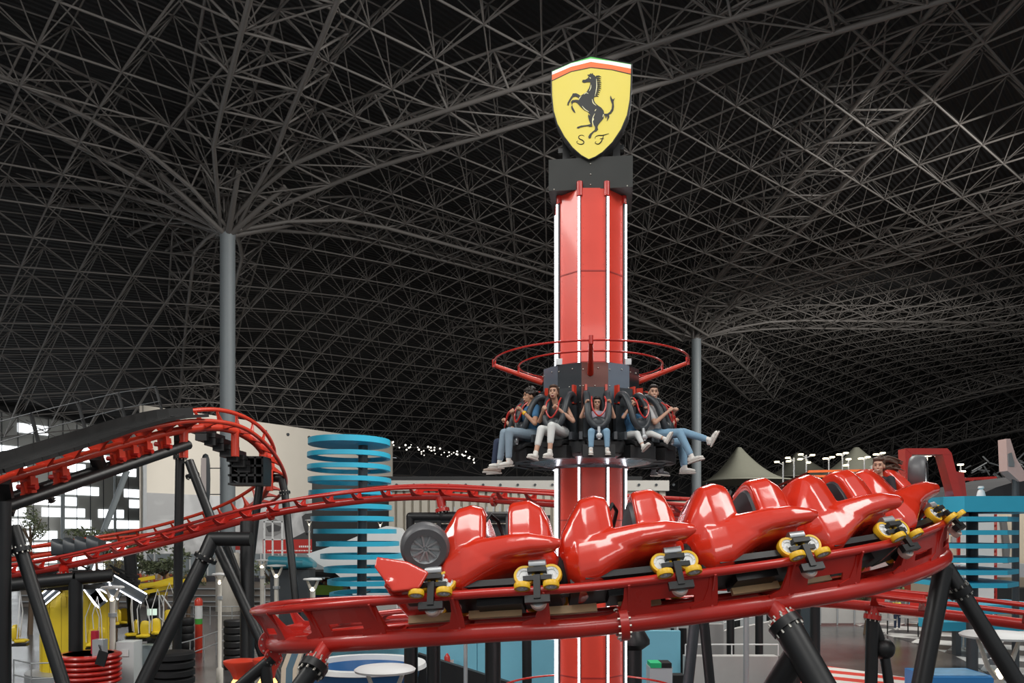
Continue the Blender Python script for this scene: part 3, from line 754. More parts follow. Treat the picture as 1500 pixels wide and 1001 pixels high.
        b = MB(); pl = [(-.08, -.025), (-.085, 0), (-.08, .025), (-.03, .04), (.06, .046), (.14, .05), (.19, .03), (.2, 0), (.19, -.03), (.14, -.05), (.06, -.046), (-.03, -.04)]
        b.prism(pl, c-up*.062, f, y, up, .022); b.xf(Mx); b.build('sole', SOLE, so, local=True)
    if legs_only: return t
    # ---- top
    b = MB(); b.ell((0, 0, .05), (.125, .165, .1)); b.cap((0, 0, .07), ch*.6+V(0, 0, .02), .122, .126); b.ell(ch+V(.005, 0, -.02), (.127, .168, .17)); b.ell(ch+V(0, 0, .085), (.092, .17, .068))
    b.ell(nk-V(0, 0, .035), (.066, .075, .03))
    if sleeves > 0:
        for k in 'LR': b.ell(J['sh'+k], .066); b.cap(J['sh'+k], J['sh'+k].lerp(J['el'+k], sleeves), .064, .06)
    b.xf(Mx); remeshed(b, 'shirt', top, t, .011*s)
    # ---- hair
    b = MB(); b.ell(hp(-.028, 0, .05), (.1, .088, .094), 16, 12, Rh); b.ell(hp(.02, 0, .1), (.075, .075, .038), 14, 10, Rh)
    if hair == 'short': b.ell(hp(-.06, 0, -.01), (.06, .078, .07), 14, 10, Rh)
    if hair == 'curly':
        r = random.Random(4)
        for _ in range(46):
            a = r.uniform(0, 2*PI); q = r.uniform(-.2, 1); rad = math.sqrt(max(0, 1-q*q))
            b.ell(hp(-.03+.112*rad*math.cos(a)*(1 if math.cos(a) < 0 else .75), .1*rad*math.sin(a), .055+.1*q), r.uniform(.02, .032), 8, 6)
    if hair == 'tied':
        b.ell(hp(-.06, 0, -.01), (.062, .08, .08), 14, 10, Rh); b.cap(hp(-.1, 0, .0), hp(-.13, .02, -.16), .035, .02)
        for sd in (1, -1): b.cap(hp(.03, .07*sd, .07), hp(-.03, .088*sd, -.06), .02, .016)
    if hair == 'long':
        b.ell(hp(-.06, 0, -.02), (.065, .085, .1), 14, 10, Rh)
        for sd in (1, -1): b.cap(hp(.02, .075*sd, .06), hp(-.04, .095*sd, -.16), .026, .02)
    if hair == 'wind':
        r = random.Random(8); b.ell(hp(-.06, 0, .0), (.075, .09, .1), 14, 10, Rh)
        for i in range(26):
            a = hp(-.04+r.uniform(-.05, .02), r.uniform(-.07, .07), r.uniform(-.06, .12)); c1 = a+Rh@V(-.09, .07+r.uniform(-.03, .03), r.uniform(0, .05)); c2 = c1+Rh@V(-.07, .1+r.uniform(-.04, .04), r.uniform(-.06, .02)); c3 = c2+Rh@V(-r.uniform(.03, .07), r.uniform(.05, .11), r.uniform(-.08, -.02))
            b.cap(a, c1, .022, .02, 8).cap(c1, c2, .019, .013, 8).cap(c2, c3, .013, .006, 8)
    b.xf(Mx); remeshed(b, 'hair', hairm, t, .008*s, 2)
    # ---- face
    for sd in (1, -1):
        MB().ell(hp(.083, .031*sd, .012), (.008, .015, .007 if face != 'smile' else .0055), 10, 8, Rh).xf(Mx).build('eye', EYEM, t, local=True)
        MB().cap(hp(.09, .016*sd, .034), hp(.08, .047*sd, .036), .005, .004, 6).xf(Mx).build('eyebrow', hairm, t, local=True)
    if face == 'open':
        o = MB().ell(hp(.078, 0, -.068), (.018, .026, .02), 12, 8, Rh).xf(Mx).build('mouth', MTH, t, local=True); MB().ell(hp(.088, 0, -.058), (.01, .02, .005), 10, 6, Rh).xf(Mx).build('teeth', TEETH, o, local=True)
    else:
        o = MB().ell(hp(.083, 0, -.062), (.012, .029, .011), 12, 8, Rh).xf(Mx).build('mouth', LIP, t, local=True); MB().ell(hp(.088, 0, -.06), (.0095, .023, .006), 10, 6, Rh).xf(Mx).build('teeth', TEETH, o, local=True)
    return t
# ============================================================ DROP TOWER
TX, TY = 1.335, 14.0
tw = thing('drop_tower', 'tall red eight sided drop tower mast with vertical white light strips', 'drop tower', (TX, TY, 0))
RM = .585
def octo(r, k, a0=PI/8): a = a0+k*PI/4-PI/2; return V(TX+r*math.cos(a), TY+r*math.sin(a), 0)
mb = MB(); ztop = H+5.66
mb.lathe([(RM, 0), (RM, ztop)], (TX, TY, 0), 8)
mb.v = []; mb.f = []
n = 8
for z in (0, ztop):
    for k in range(8): mb.v.append(octo(RM, k)+V(0, 0, z))
mb.f = [(k, (k+1) % 8, 8+(k+1) % 8, 8+k) for k in range(8)]+[tuple(range(8)), tuple(range(15, 7, -1))]
mast = mb.build('mast', MASTR, tw, smooth=False)
# panel joints and rivets on the mast
for z in (2.6, 5.2, 7.8, 9.3):
    jb = MB()
    for k in range(8): jb.bar(octo(RM+.004, k)+V(0, 0, z), octo(RM+.004, k+1)+V(0, 0, z), .008, .02)
    jb.build('panel_joint', mat('dark red seam', (.35, .02, .015), .5), mast, smooth=False)
rb = MB()
for k in range(8):
    a, c = octo(RM+.002, k), octo(RM+.002, k+1)
    for f in (.14, .86):
        for i in range(46): rb.ell(a.lerp(c, f)+V(0, 0, 1.2+i*.2), .006, 6, 4)
rb.build('rivet_rows', RED, mast)
for k in range(8):
    a = octo(RM+.012, k)
    pass
    ch_ = MB().box(a+V(0, 0, (1+ztop-.14)/2), (.035, .04, ztop-1.14), rz=math.atan2(a.y-TY, a.x-TX)).build('light_channel', DGR, tw, smooth=False)
    o = V(a.x-TX, a.y-TY, 0).normalized()
    MB().tube(a+o*.03+V(0, 0, 1), a+o*.03+V(0, 0, ztop-.16), .017, n=10).build('light_strip', LED, ch_)
# head: red corner lugs, black box, crest
for k in range(8):
    a = octo(RM*1.0, k); mb = MB().tube(a+V(0, 0, ztop-.13), a+V(0, 0, ztop+.1), .05, n=12)
    mb.build('corner_lug', RED, tw)
yaw = math.radians(-7)
RZ = Matrix.Rotation(yaw, 3, 'Z')
bx, bz0, bz1 = .69, H+5.62, H+6.14
FX = V(TX+.02, TY, 0)
mb = MB().box(FX+V(0, 0, (bz0+bz1)/2+.03), (bx*2, 1.05, bz1-bz0), rz=yaw)
mb.build('head_box', mat('matt black box', (.02, .022, .02), .6, var=.2), tw, smooth=False)
mb = MB()
for i in range(3): mb.ell(FX+RZ@V(0, -.53, 0)+V(0, 0, bz0+.1+i*.17), .012, 8, 6)
for x in (-.6, .6): mb.ell(FX+RZ@V(x, -.53, 0)+V(0, 0, bz0+.05), .012, 8, 6)
mb.build('box_rivets', STL, tw)
# crest in its own plane: u right, v up; traced size 813x1001 units -> 130 px
ax = RZ@V(1, 0, 0); az = V(0, 0, 1); an = RZ@V(0, -1, 0)
SY = 13.45; k0 = (1/6.254)/F*SY
org = V(PX(866, SY), SY, 0)
def cuv(x, y):     # where the sight line through the traced point meets the sign's own plane
    d = V((800+x/6.254-750)/F, 1, (HZ-80-y/6.254)/F); o = V(0, 0, H)
    t = (org-o).dot(an)/d.dot(an); q = o+d*t
    return ((q-org).dot(ax), q.z)
OUT = [(50,155),(410,20),(783,90)]
right = [(783,90),(778,280),(770,420),(745,560),(690,690),(610,810),(520,900),(450,945),(390,968)]
left = [(390,968),(320,930),(240,860),(165,760),(100,640),(65,520),(50,380),(48,250),(50,155)]
outl = [(50,155),(230,75),(410,20),(600,55)]+right+left[1:-1]
def shape(pts, name, m, parent, off, th=.01, sc=1.0):
    mb = MB().prism([cuv(x, y) for x, y in pts], org+an*off, ax, az, an, th)
    return mb.build(name, m, parent, smooth=False)
cs = thing('crest_sign', 'yellow shield sign with black rearing horse, standing on top of the drop tower', 'sign', (FX.x, FX.y, bz1))
gro = [(413+(x-413)*1.02+4, 500+(y-500)*1.012) for x, y in outl]
shape(gro, 'shield_body', mat('sign case', (.03, .03, .032), .4), cs, -.21, .2)
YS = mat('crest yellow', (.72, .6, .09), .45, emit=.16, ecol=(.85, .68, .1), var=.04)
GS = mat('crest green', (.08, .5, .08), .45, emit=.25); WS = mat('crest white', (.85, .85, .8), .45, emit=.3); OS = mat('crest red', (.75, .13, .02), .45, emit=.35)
BKS = mat('crest black', (.012, .014, .014), .5)
shape(outl, 'yellow_field', YS, cs, 0, .012)
L0, A0, R0 = (50, 155), (410, 20), (783, 90)
def band(o0, o1, m, nm, crv=0):
    top = [(50, 155+o0[0]), (230, 75+o0[1]), (410, 20+o0[2]), (600, 55+o0[3]), (781, 90+o0[4])]; bot = [(50, 155+o1[0]), (230, 75+o1[1]), (410, 20+o1[2]), (600, 55+o1[3]), (779, 90+o1[4])]
    shape(top+bot[::-1], nm, m, cs, .012, .006)
band((0,0,0,0,0), (10,10,22,12,8), GS, 'green_band')
band((10,10,22,12,8), (38,42,52,45,45), WS, 'white_band')
band((38,42,52,45,45), (88,82,100,85,92), OS, 'red_band')
band((88,82,100,85,92), (95,88,106,91,99), BKS, 'black_line')
rim = [(x, y) for x, y in outl]
mb = MB().pipe([org+an*.015+ax*cuv(x, y)[0]+az*cuv(x, y)[1] for x, y in outl], .012, 6, closed=True); mb.build('rim', BKS, cs)
horse = [(330,250),(337,237),(360,236),(383,222),(392,205),(378,192),(398,188),(408,176),(414,186),(425,174),(432,190),(446,198),(458,215),(468,245),(470,290),(464,335),(452,375),(438,402),(438,425),(452,452),(478,474),(505,492),(527,520),(534,555),(525,590),(502,618),(480,645),(470,668),(476,690),(462,708),(440,714),(418,738),(410,768),(392,774),(386,758),(400,734),(425,712),(446,695),(448,668),(432,642),(424,615),(420,640),(424,662),(398,668),(385,660),(350,664),(310,674),(300,682),(282,678),(288,667),(320,657),(380,650),(408,642),(394,610),(384,570),(388,552),(400,565),(404,556),(380,530),(345,512),(310,478),(288,452),(270,440),(247,446),(238,465),(246,490),(262,518),(269,540),(252,532),(234,505),(230,485),(238,470),(228,440),(240,424),(275,419),(300,424),(303,410),(290,396),(268,388),(246,396),(226,425),(212,450),(206,470),(194,468),(197,448),(215,415),(236,382),(246,362),(275,360),(300,372),(316,385),(345,364),(372,348),(392,315),(404,280),(404,258),(376,258),(352,264),(335,260)]
hs = shape(horse, 'rearing_horse', BKS, cs, .012, .01)
tail = [(533,548),(560,547),(583,532),(600,503),(604,462),(592,428),(586,402),(592,380),(602,408),(612,418),(628,405),(618,432),(622,480),(616,515),(596,545),(575,556),(580,575),(570,595),(556,615),(562,580),(556,566),(548,592),(540,570)]
shape(tail, 'horse_tail', BKS, hs, .012, .01)
mb = MB()
for i in range(11):
    y = 200+i*18; x0 = 462+(5 if 2 < i < 7 else 0)-max(0, i-7)*5
    for p in ([(x0-6, y), (x0+22, y-3), (x0+44-i, y+12), (x0+20, y+8), (x0-6, y+14)],): mb.prism([cuv(a, c) for a, c in p], org+an*.012, ax, az, an, .01)
mb.build('horse_mane', BKS, hs, smooth=False)
def stroke(mb, pts, w, off=.024):
    R, _ = crom([(x, y, 0) for x, y in pts], 6)
    q = [org+an*off+ax*cuv(p[0], p[1])[0]+az*cuv(p[0], p[1])[1] for p in R]; n_ = len(q)
    ws = [w*k0*(.35+.65*math.sin(PI*(i+.5)/n_)) for i in range(n_)]; mb.pipe(q, ws, 6)
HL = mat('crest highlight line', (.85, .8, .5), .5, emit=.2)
mb = MB()
for p in ([(412,285),(408,315),(395,342)],[(388,366),(368,358),(345,372)],[(322,390),(308,402),(300,420)],[(330,478),(355,508),(392,532)],[(422,415),(432,450),(458,474)],[(446,548),(430,585),(425,625),(440,668)],[(458,508),(446,525)],[(526,552),(520,580)],[(400,215),(408,228)],[(460,230),(464,290),(458,340),(446,390)],[(436,592),(430,612)]): stroke(mb, p, 4.2)
mb.build('highlight_lines', HL, hs)
mb = MB(); stroke(mb, [(350,752),(335,743),(312,744),(298,758),(306,776),(330,788),(346,804),(338,822),(312,826),(288,816),(280,802),(292,796)], 5, .014); mb.build('letter_s', BKS, cs)
mb = MB(); stroke(mb, [(450,775),(452,758),(478,746),(520,744),(575,728)], 5, .014); stroke(mb, [(530,738),(518,770),(506,800),(488,820),(468,824),(448,812),(458,800)], 5.5, .014); stroke(mb, [(492,778),(510,774),(530,776)], 4, .014); mb.build('letter_f', BKS, cs)
# bracket frame under the shield
mb = MB()
for x in (-.42, .42): mb.bar(FX+RZ@V(x, -.2, 0)+V(0, 0, bz1-.02), FX+RZ@V(x, -.2, 0)+V(0, 0, bz1+.55), .12, .12)
mb.bar(FX+RZ@V(-.55, -.2, 0)+V(0, 0, bz1+.3), FX+RZ@V(.55, -.2, 0)+V(0, 0, bz1+.3), .1, .08); mb.build('mounting_frame', BLK, cs, smooth=False)

# ---------------------------------------------------------------- gondola
GB = mat('gondola panel', (.05, .055, .06), .22, metal=.4, var=.15)
gd = thing('ride_gondola', 'black ring gondola of outward seats around the red mast, with red hoops', 'ride gondola', (TX, TY, H+1.05))
ZB0, ZB1 = H+1.98, H+2.74; RB = .83
def ring_pt(r, deg, z): a = math.radians(deg); return V(TX+r*math.sin(a), TY-r*math.cos(a), z)
for k in range(12):
    a0, a1 = k*30-15, k*30+15
    tilt = RB+.0
    q = [ring_pt(RB, a0, ZB0), ring_pt(RB, a1, ZB0), ring_pt(RB, a1, ZB1), ring_pt(RB, a0, ZB1)]
    qi = [ring_pt(RB-.04, a0, ZB0), ring_pt(RB-.04, a1, ZB0), ring_pt(RB-.04, a1, ZB1), ring_pt(RB-.04, a0, ZB1)]
    m = GB
    if k == 0: m = mat('painted brown reflection', (.13, .045, .035), .35, metal=.3, var=.1)  # brown reflection painted into the front panel's colour
    if k in (1, 10): m = mat('painted blue grey reflection', (.17, .21, .26), .35, metal=.3, var=.1)  # blue grey reflections painted into the colour of these two panels
    o = MB().add(q+qi, [(0, 1, 2, 3), (7, 6, 5, 4), (0, 4, 5, 1), (1, 5, 6, 2), (2, 6, 7, 3), (3, 7, 4, 0)]).build('panel', m, gd, smooth=False)
    if k == 0: o['label'] = 'maroon toned facing panel'
    mb = MB()
    for u, w in ((.06, .15), (.06, .5), (.06, .85), (.5, .5), (.62, .88), (.94, .15), (.94, .5)):
        p = q[0].lerp(q[1], u).lerp(q[3].lerp(q[2], u), w); mb.ell(p+(p-V(TX, TY, p.z)).normalized()*.006, .013, 8, 6)
    mb.build('rivets', STL, o)
mb = MB().lathe([(RB-.03, ZB1-.02), (RM+.1, ZB1-.02), (RM+.1, ZB1-.08), (RB-.03, ZB1-.08)], (TX, TY, 0), 24); mb.build('top_plate', BLK, gd, smooth=False)
mb = MB().lathe([(.62, H+1.2), (1.18, H+1.2), (1.24, H+1.25), (1.24, H+1.42), (1.1, H+1.5), (.84, H+1.5), (.84, ZB0+.02), (.62, ZB0+.02)], (TX, TY, 0), 48, cap=False); mb.build('base_dish', BLK, gd)
DU = mat('dish underside chrome', (.3, .29, .32), .25, metal=.8, var=.35, vscale=3)
mb = MB().lathe([(1.16, H+1.195), (.66, H+1.1), (.64, H+1.06), (.62, H+1.2)], (TX, TY, 0), 48, cap=False); mb.build('dish_underside', DU, gd)
for r, z, rr, nm in ((1.645, H+2.9, .017, 'outer_hoop'), (1.22, H+2.83, .016, 'inner_hoop')):
    MB().pipe([ring_pt(r, a, z) for a in range(0, 360, 5)], rr, 8, closed=True).build(nm, RED, gd)
for a in (-5, 86, 176, 267):
    MB().pipe([ring_pt(RB-.02, a, H+2.56), ring_pt(1.62, a, H+2.86)], [.05, .035], 12).build('hoop_arm', REDO, gd)
    MB().tube(ring_pt(1.645, a, H+2.84), ring_pt(1.645, a, H+2.97), .035, n=10).tube(ring_pt(1.22, a, H+2.72), ring_pt(1.22, a, H+2.86), .02, n=8).build('hoop_clamp', RED, gd)
for a in (-45, 45): MB().box(ring_pt(.8, a, ZB1+.05), (.1, .1, .1)).build('guide_block', LGR, gd, smooth=False)
# one seat in a local frame (x outward, y left, z up, hip point at the origin), then copies
RH = 1.15; ZH = H+1.5
def seat(parent, deg):
    M = Matrix.Translation(ring_pt(RH, deg, ZH)-V(TX, TY, H+1.05))@Matrix.Rotation(math.radians(deg)-PI/2, 4, 'Z')
    if not SEATP:
        mb = MB(); mb.loft([(-.2, .2, -.16, -.02, 5), (.22, .2, -.13, -.05, 5), (.3, .18, -.17, -.09, 5)]); mb.box((.0, 0, -.24), (.5, .44, .18)); mb.box((.2, 0, -.25), (.14, .5, .2))
        s0 = mb.build('seat', BLK, gd, local=True)
        b = MB(); b.box((-.2, 0, .22), (.07, .4, .62)); b.box((-.19, 0, .66), (.06, .27, .3))
        b.build('backrest', PAD, s0, smooth=False, local=True)
        for sd in (1, -1): MB().box((-.19, .16*sd, .7), (.1, .035, .3)).build('side_bolster', REDO, s0, local=True, smooth=False)
        b = MB(); R, _ = crom([(-.2, .16, .58), (-.12, .165, .68), (0, .165, .67), (.1, .165, .56), (.17, .16, .4), (.21, .14, .25), (.22, .07, .15), (.22, 0, .13), (.22, -.07, .15), (.21, -.14, .25), (.17, -.16, .4), (.1, -.165, .56), (0, -.165, .67), (-.12, -.165, .68), (-.2, -.16, .58)], .04)
        b.pipe([tuple(p) for p in R], .053, 12); b.ell((.22, 0, .19), (.05, .13, .1)); b.build('shoulder_harness', PAD, s0, local=True)
        b = MB(); R, _ = crom([(.16, .1, .6), (.25, .11, .52), (.29, .09, .38), (.31, 0, .28), (.29, -.09, .38), (.25, -.11, .52), (.16, -.1, .6)], .03)
        b.pipe([tuple(p) for p in R], .013, 8); b.build('handle_hose', RED, s0, local=True)
        b = MB(); b.tube((.27, 0, .12), (.3, 0, -.08), .025, n=10); b.ell((.31, 0, -.02), (.025, .05, .05)); b.build('buckle', LGR, s0, local=True)
        for sd in (1, -1): MB().box((.02, .27*sd, .0), (.32, .05, .12)).build('arm_panel', DGR, s0, smooth=False, local=True)
        SEATP.append(s0); s = s0
    else: s = dup(SEATP[0], gd)
    s.matrix_local = M; return s
SEATP = []
for k in range(12): seat(gd, k*30)
# ---------------------------------------------------------------- riders
def rider(label, deg, s, pose, **k):
    p = ring_pt(RH+k.pop('dr', 0), deg, ZH+k.pop('dz', .03)); return human('person', label, p, math.radians(deg)-PI/2, s, pose, **k)
TOPB = mat('blue shirt', (.05, .16, .3), .8, var=.1); TOPG = mat('grey t shirt', (.5, .5, .5), .8, var=.06); TOPK = mat('black top', (.02, .02, .022), .8)
TOPL = mat('lilac shirt', (.5, .42, .5), .8)
up = lambda y, z: {}
rider('smiling girl in pale jeans, both hands raised, front middle seat of the gondola', 0, .78,
      dict(knL=(.36,.15,.02), knR=(.36,-.15,.02), anL=(.37,.16,-.33), anR=(.37,-.16,-.33), toeL=(.5,.17,-.39), toeR=(.5,-.17,-.39),
           elL=(.1,.33,.34), elR=(.1,-.33,.34), wrL=(.2,.24,.6), wrR=(.2,-.24,.6), gripL=(.3,.1,.62), gripR=(.3,-.1,.62), hpitch=.05),
      skin=SKIN, hairm=HAIR, top=TOPL, bottom=JEAN, hair='long', hem=.8)
rider('laughing woman with bare shoulders and white cropped trousers, seated left of the middle girl', -31, .95,
      dict(knL=(.44,.1,.06), knR=(.42,-.1,.02), anL=(.5,.1,-.36), anR=(.54,-.14,-.38), toeL=(.63,.1,-.42), toeR=(.68,-.16,-.42), lean=(.02,-.03),
           elL=(.12,.33,.16), elR=(.12,-.3,.2), wrL=(.27,.13,.36), wrR=(.29,-.14,.34), gripL=(.36,.05,.42), gripR=(.36,-.05,.42), hyaw=.25, hpitch=-.1, head_off=(.06,0,.02)),
      skin=SKIN, hairm=BRN, top=TOPK, bottom=WPANT, hair='tied', face='open', sleeves=0, hem=.62, dz=.08)
rider('small child in cream trousers kicking both feet up, right of the middle girl', 30, .74,
      dict(knL=(.36,.22,.02), knR=(.34,-.14,.0), anL=(.62,.36,-.1), anR=(.5,-.12,-.26), toeL=(.68,.42,.03), toeR=(.6,-.12,-.2), 
           elL=(.14,.34,.34), elR=(.12,-.34,.36), wrL=(.24,.2,.54), wrR=(.24,-.2,.62), gripL=(.32,.08,.56), gripR=(.32,-.08,.6), hyaw=-.5, head_off=(.05,-.05,.05)),
      skin=SKIN, hairm=BRN, top=TOPB, bottom=WPANT, hair='short', hem=.7)
rider('man in grey t shirt and blue jeans kicking legs out, right side of gondola', 60, 1.0,
      dict(knL=(.46,.1,.03), knR=(.46,-.1,.0), anL=(.84,.16,-.1), anR=(.66,-.12,-.38), toeL=(.98,.17,.0), toeR=(.81,-.12,-.42), lean=(-.06,0),
           elL=(.12,.3,.16), elR=(.12,-.3,.16), wrL=(.3,.12,.38), wrR=(.3,-.14,.36), gripL=(.38,.03,.42), gripR=(.38,-.03,.42), hyaw=-1.0, head_off=(.08,-.1,.04)),
      skin=SKIN, hairm=HAIR, top=TOPG, bottom=JEAN, hair='short', sleeves=.7, dz=.09)
rider('man with curly black hair, blue shirt and grey jeans, left side of the gondola', -60, 1.0,
      dict(knL=(.5,.1,.03), knR=(.48,-.1,.03), anL=(.5,.08,-.42), anR=(.54,-.14,-.44), toeL=(.63,.08,-.48), toeR=(.68,-.16,-.48), lean=(.04,0),
           elL=(.14,.3,.16), elR=(.12,-.3,.18), wrL=(.28,.12,.38), wrR=(.3,-.14,.36), gripL=(.38,.03,.42), gripR=(.38,-.03,.42), hyaw=-.1),
      skin=SKIN2, hairm=HAIR, top=TOPB, bottom=JEAN2, hair='curly', face='open', dz=.08)
for o in [o for o in bpy.data.objects if o.get('label', '').startswith('man with curly')]:
    a = V(.14, -.3, .18).lerp(V(.3, -.14, .36), .8)
    a = V(.14, .3, .16).lerp(V(.28, .12, .38), .8); d = V(.14, -.18, .22).normalized()
    MB().tube(a-d*.02, a+d*.02, .036, n=16).xf(Matrix.Rotation(math.radians(-60)-PI/2, 4, 'Z')).build('yellow_wristband', YEL, o, local=True)
bp = dict(knL=(.44,.1,.0), knR=(.44,-.1,.0), anL=(.5,.12,-.42), anR=(.46,-.12,-.42), toeL=(.64,.14,-.47), toeR=(.6,-.14,-.47), elL=(.12,.3,.16), elR=(.12,-.3,.16), wrL=(.28,.12,.36), wrR=(.28,-.12,.36), gripL=(.38,.03,.42), gripR=(.38,-.03,.42))
rider('rider in pale jeans and cream shoes behind the man with grey t shirt', 92, .98, bp, skin=SKIN, hairm=HAIR, top=TOPK, bottom=JEAN, hair='short')
rider('rider in dark jeans behind the curly haired man, only shoes and hands showing', -92, .98, bp, skin=SKIN, hairm=HAIR, top=TOPK, bottom=mat('dark denim', (.03, .045, .09), .8), hair='short', shoe=mat('beige shoe', (.45, .36, .3), .6))
rider('rider with black and white shoes on the rear side of the gondola', 125, .95, bp, skin=SKIN, hairm=HAIR, top=TOPK, bottom=TOPK, hair='short', shoe=mat('black white shoe', (.12, .12, .13), .5))
# ============================================================ COASTER TRAIN (five cars, front car leftmost)
DK = mat('dark car interior', (.015, .015, .016), .6)
ZR = 0.0    # rail plane
def wheel(M, r, w, name, parent, tyre=YEL):
    mb = MB().lathe([(r*.72, -w/2), (r*.95, -w/2), (r, -w*.3), (r, w*.3), (r*.95, w/2), (r*.72, w/2)], (0, 0, 0), 28, (0, 1, 0), cap=False).xf(M)
    o = mb.build(name, tyre, parent, local=True)
    mb = MB().lathe([(r*.74, -w*.42), (r*.5, -w*.38), (r*.46, -w*.2), (r*.2, -w*.2), (r*.18, -w*.55), (0.001, -w*.55)], (0, 0, 0), 20, (0, 1, 0), cap=False)
    mb.lathe([(r*.74, w*.42), (r*.5, w*.38), (r*.46, w*.2), (r*.2, w*.2), (r*.18, w*.55), (0.001, w*.55)], (0, 0, 0), 20, (0, 1, 0), cap=False)
    for k in range(6): a = PI*k/3; mb.ell((r*.6*math.cos(a), w*.44, r*.6*math.sin(a)), r*.06, 6, 4).ell((r*.6*math.cos(a), -w*.44, r*.6*math.sin(a)), r*.06, 6, 4)
    mb.xf(M).build('hub', WHT, o, local=True); return o
T_ = lambda x, y, z: Matrix.Translation((x, y, z))
RX = lambda d: Matrix.Rotation(math.radians(d), 4, 'X')
def bogie(root, x, sd):
    y = sd*G2
    c = MB().box((x, y*1.0+sd*.05, .12), (.3, .03, .05)).box((x, y+sd*.1, .0), (.07, .05, .26)).box((x, y+sd*.02, .2), (.2, .16, .05)).box((x, y+sd*.08, -.13), (.26, .06, .08)).cap((x, y+sd*.02, .2), (x, y-sd*.3, .2), .035, .035)
    cc = c.build('wheel_carrier', BLK, root, local=True, smooth=False)
    MB().loft([(x-.09, .06, .25, .33, 5), (x+.09, .06, .25, .33, 5)], 16).xf(T_(0, y, 0)).build('spring_pack', LGR, cc, local=True)
    for dx in (-.14, .14): wheel(T_(x+dx, y, RR+.115), .115, .075, 'running_wheel', root)
    for dx in (-.15, .15): wheel(T_(x+dx, y+sd*(RR+.085), .0)@RX(90), .085, .06, 'guide_wheel', root)
    wheel(T_(x, y, -RR-.085), .085, .07, 'upstop_wheel', root, mat('pale pink wheel', (.6, .42, .36), .5))
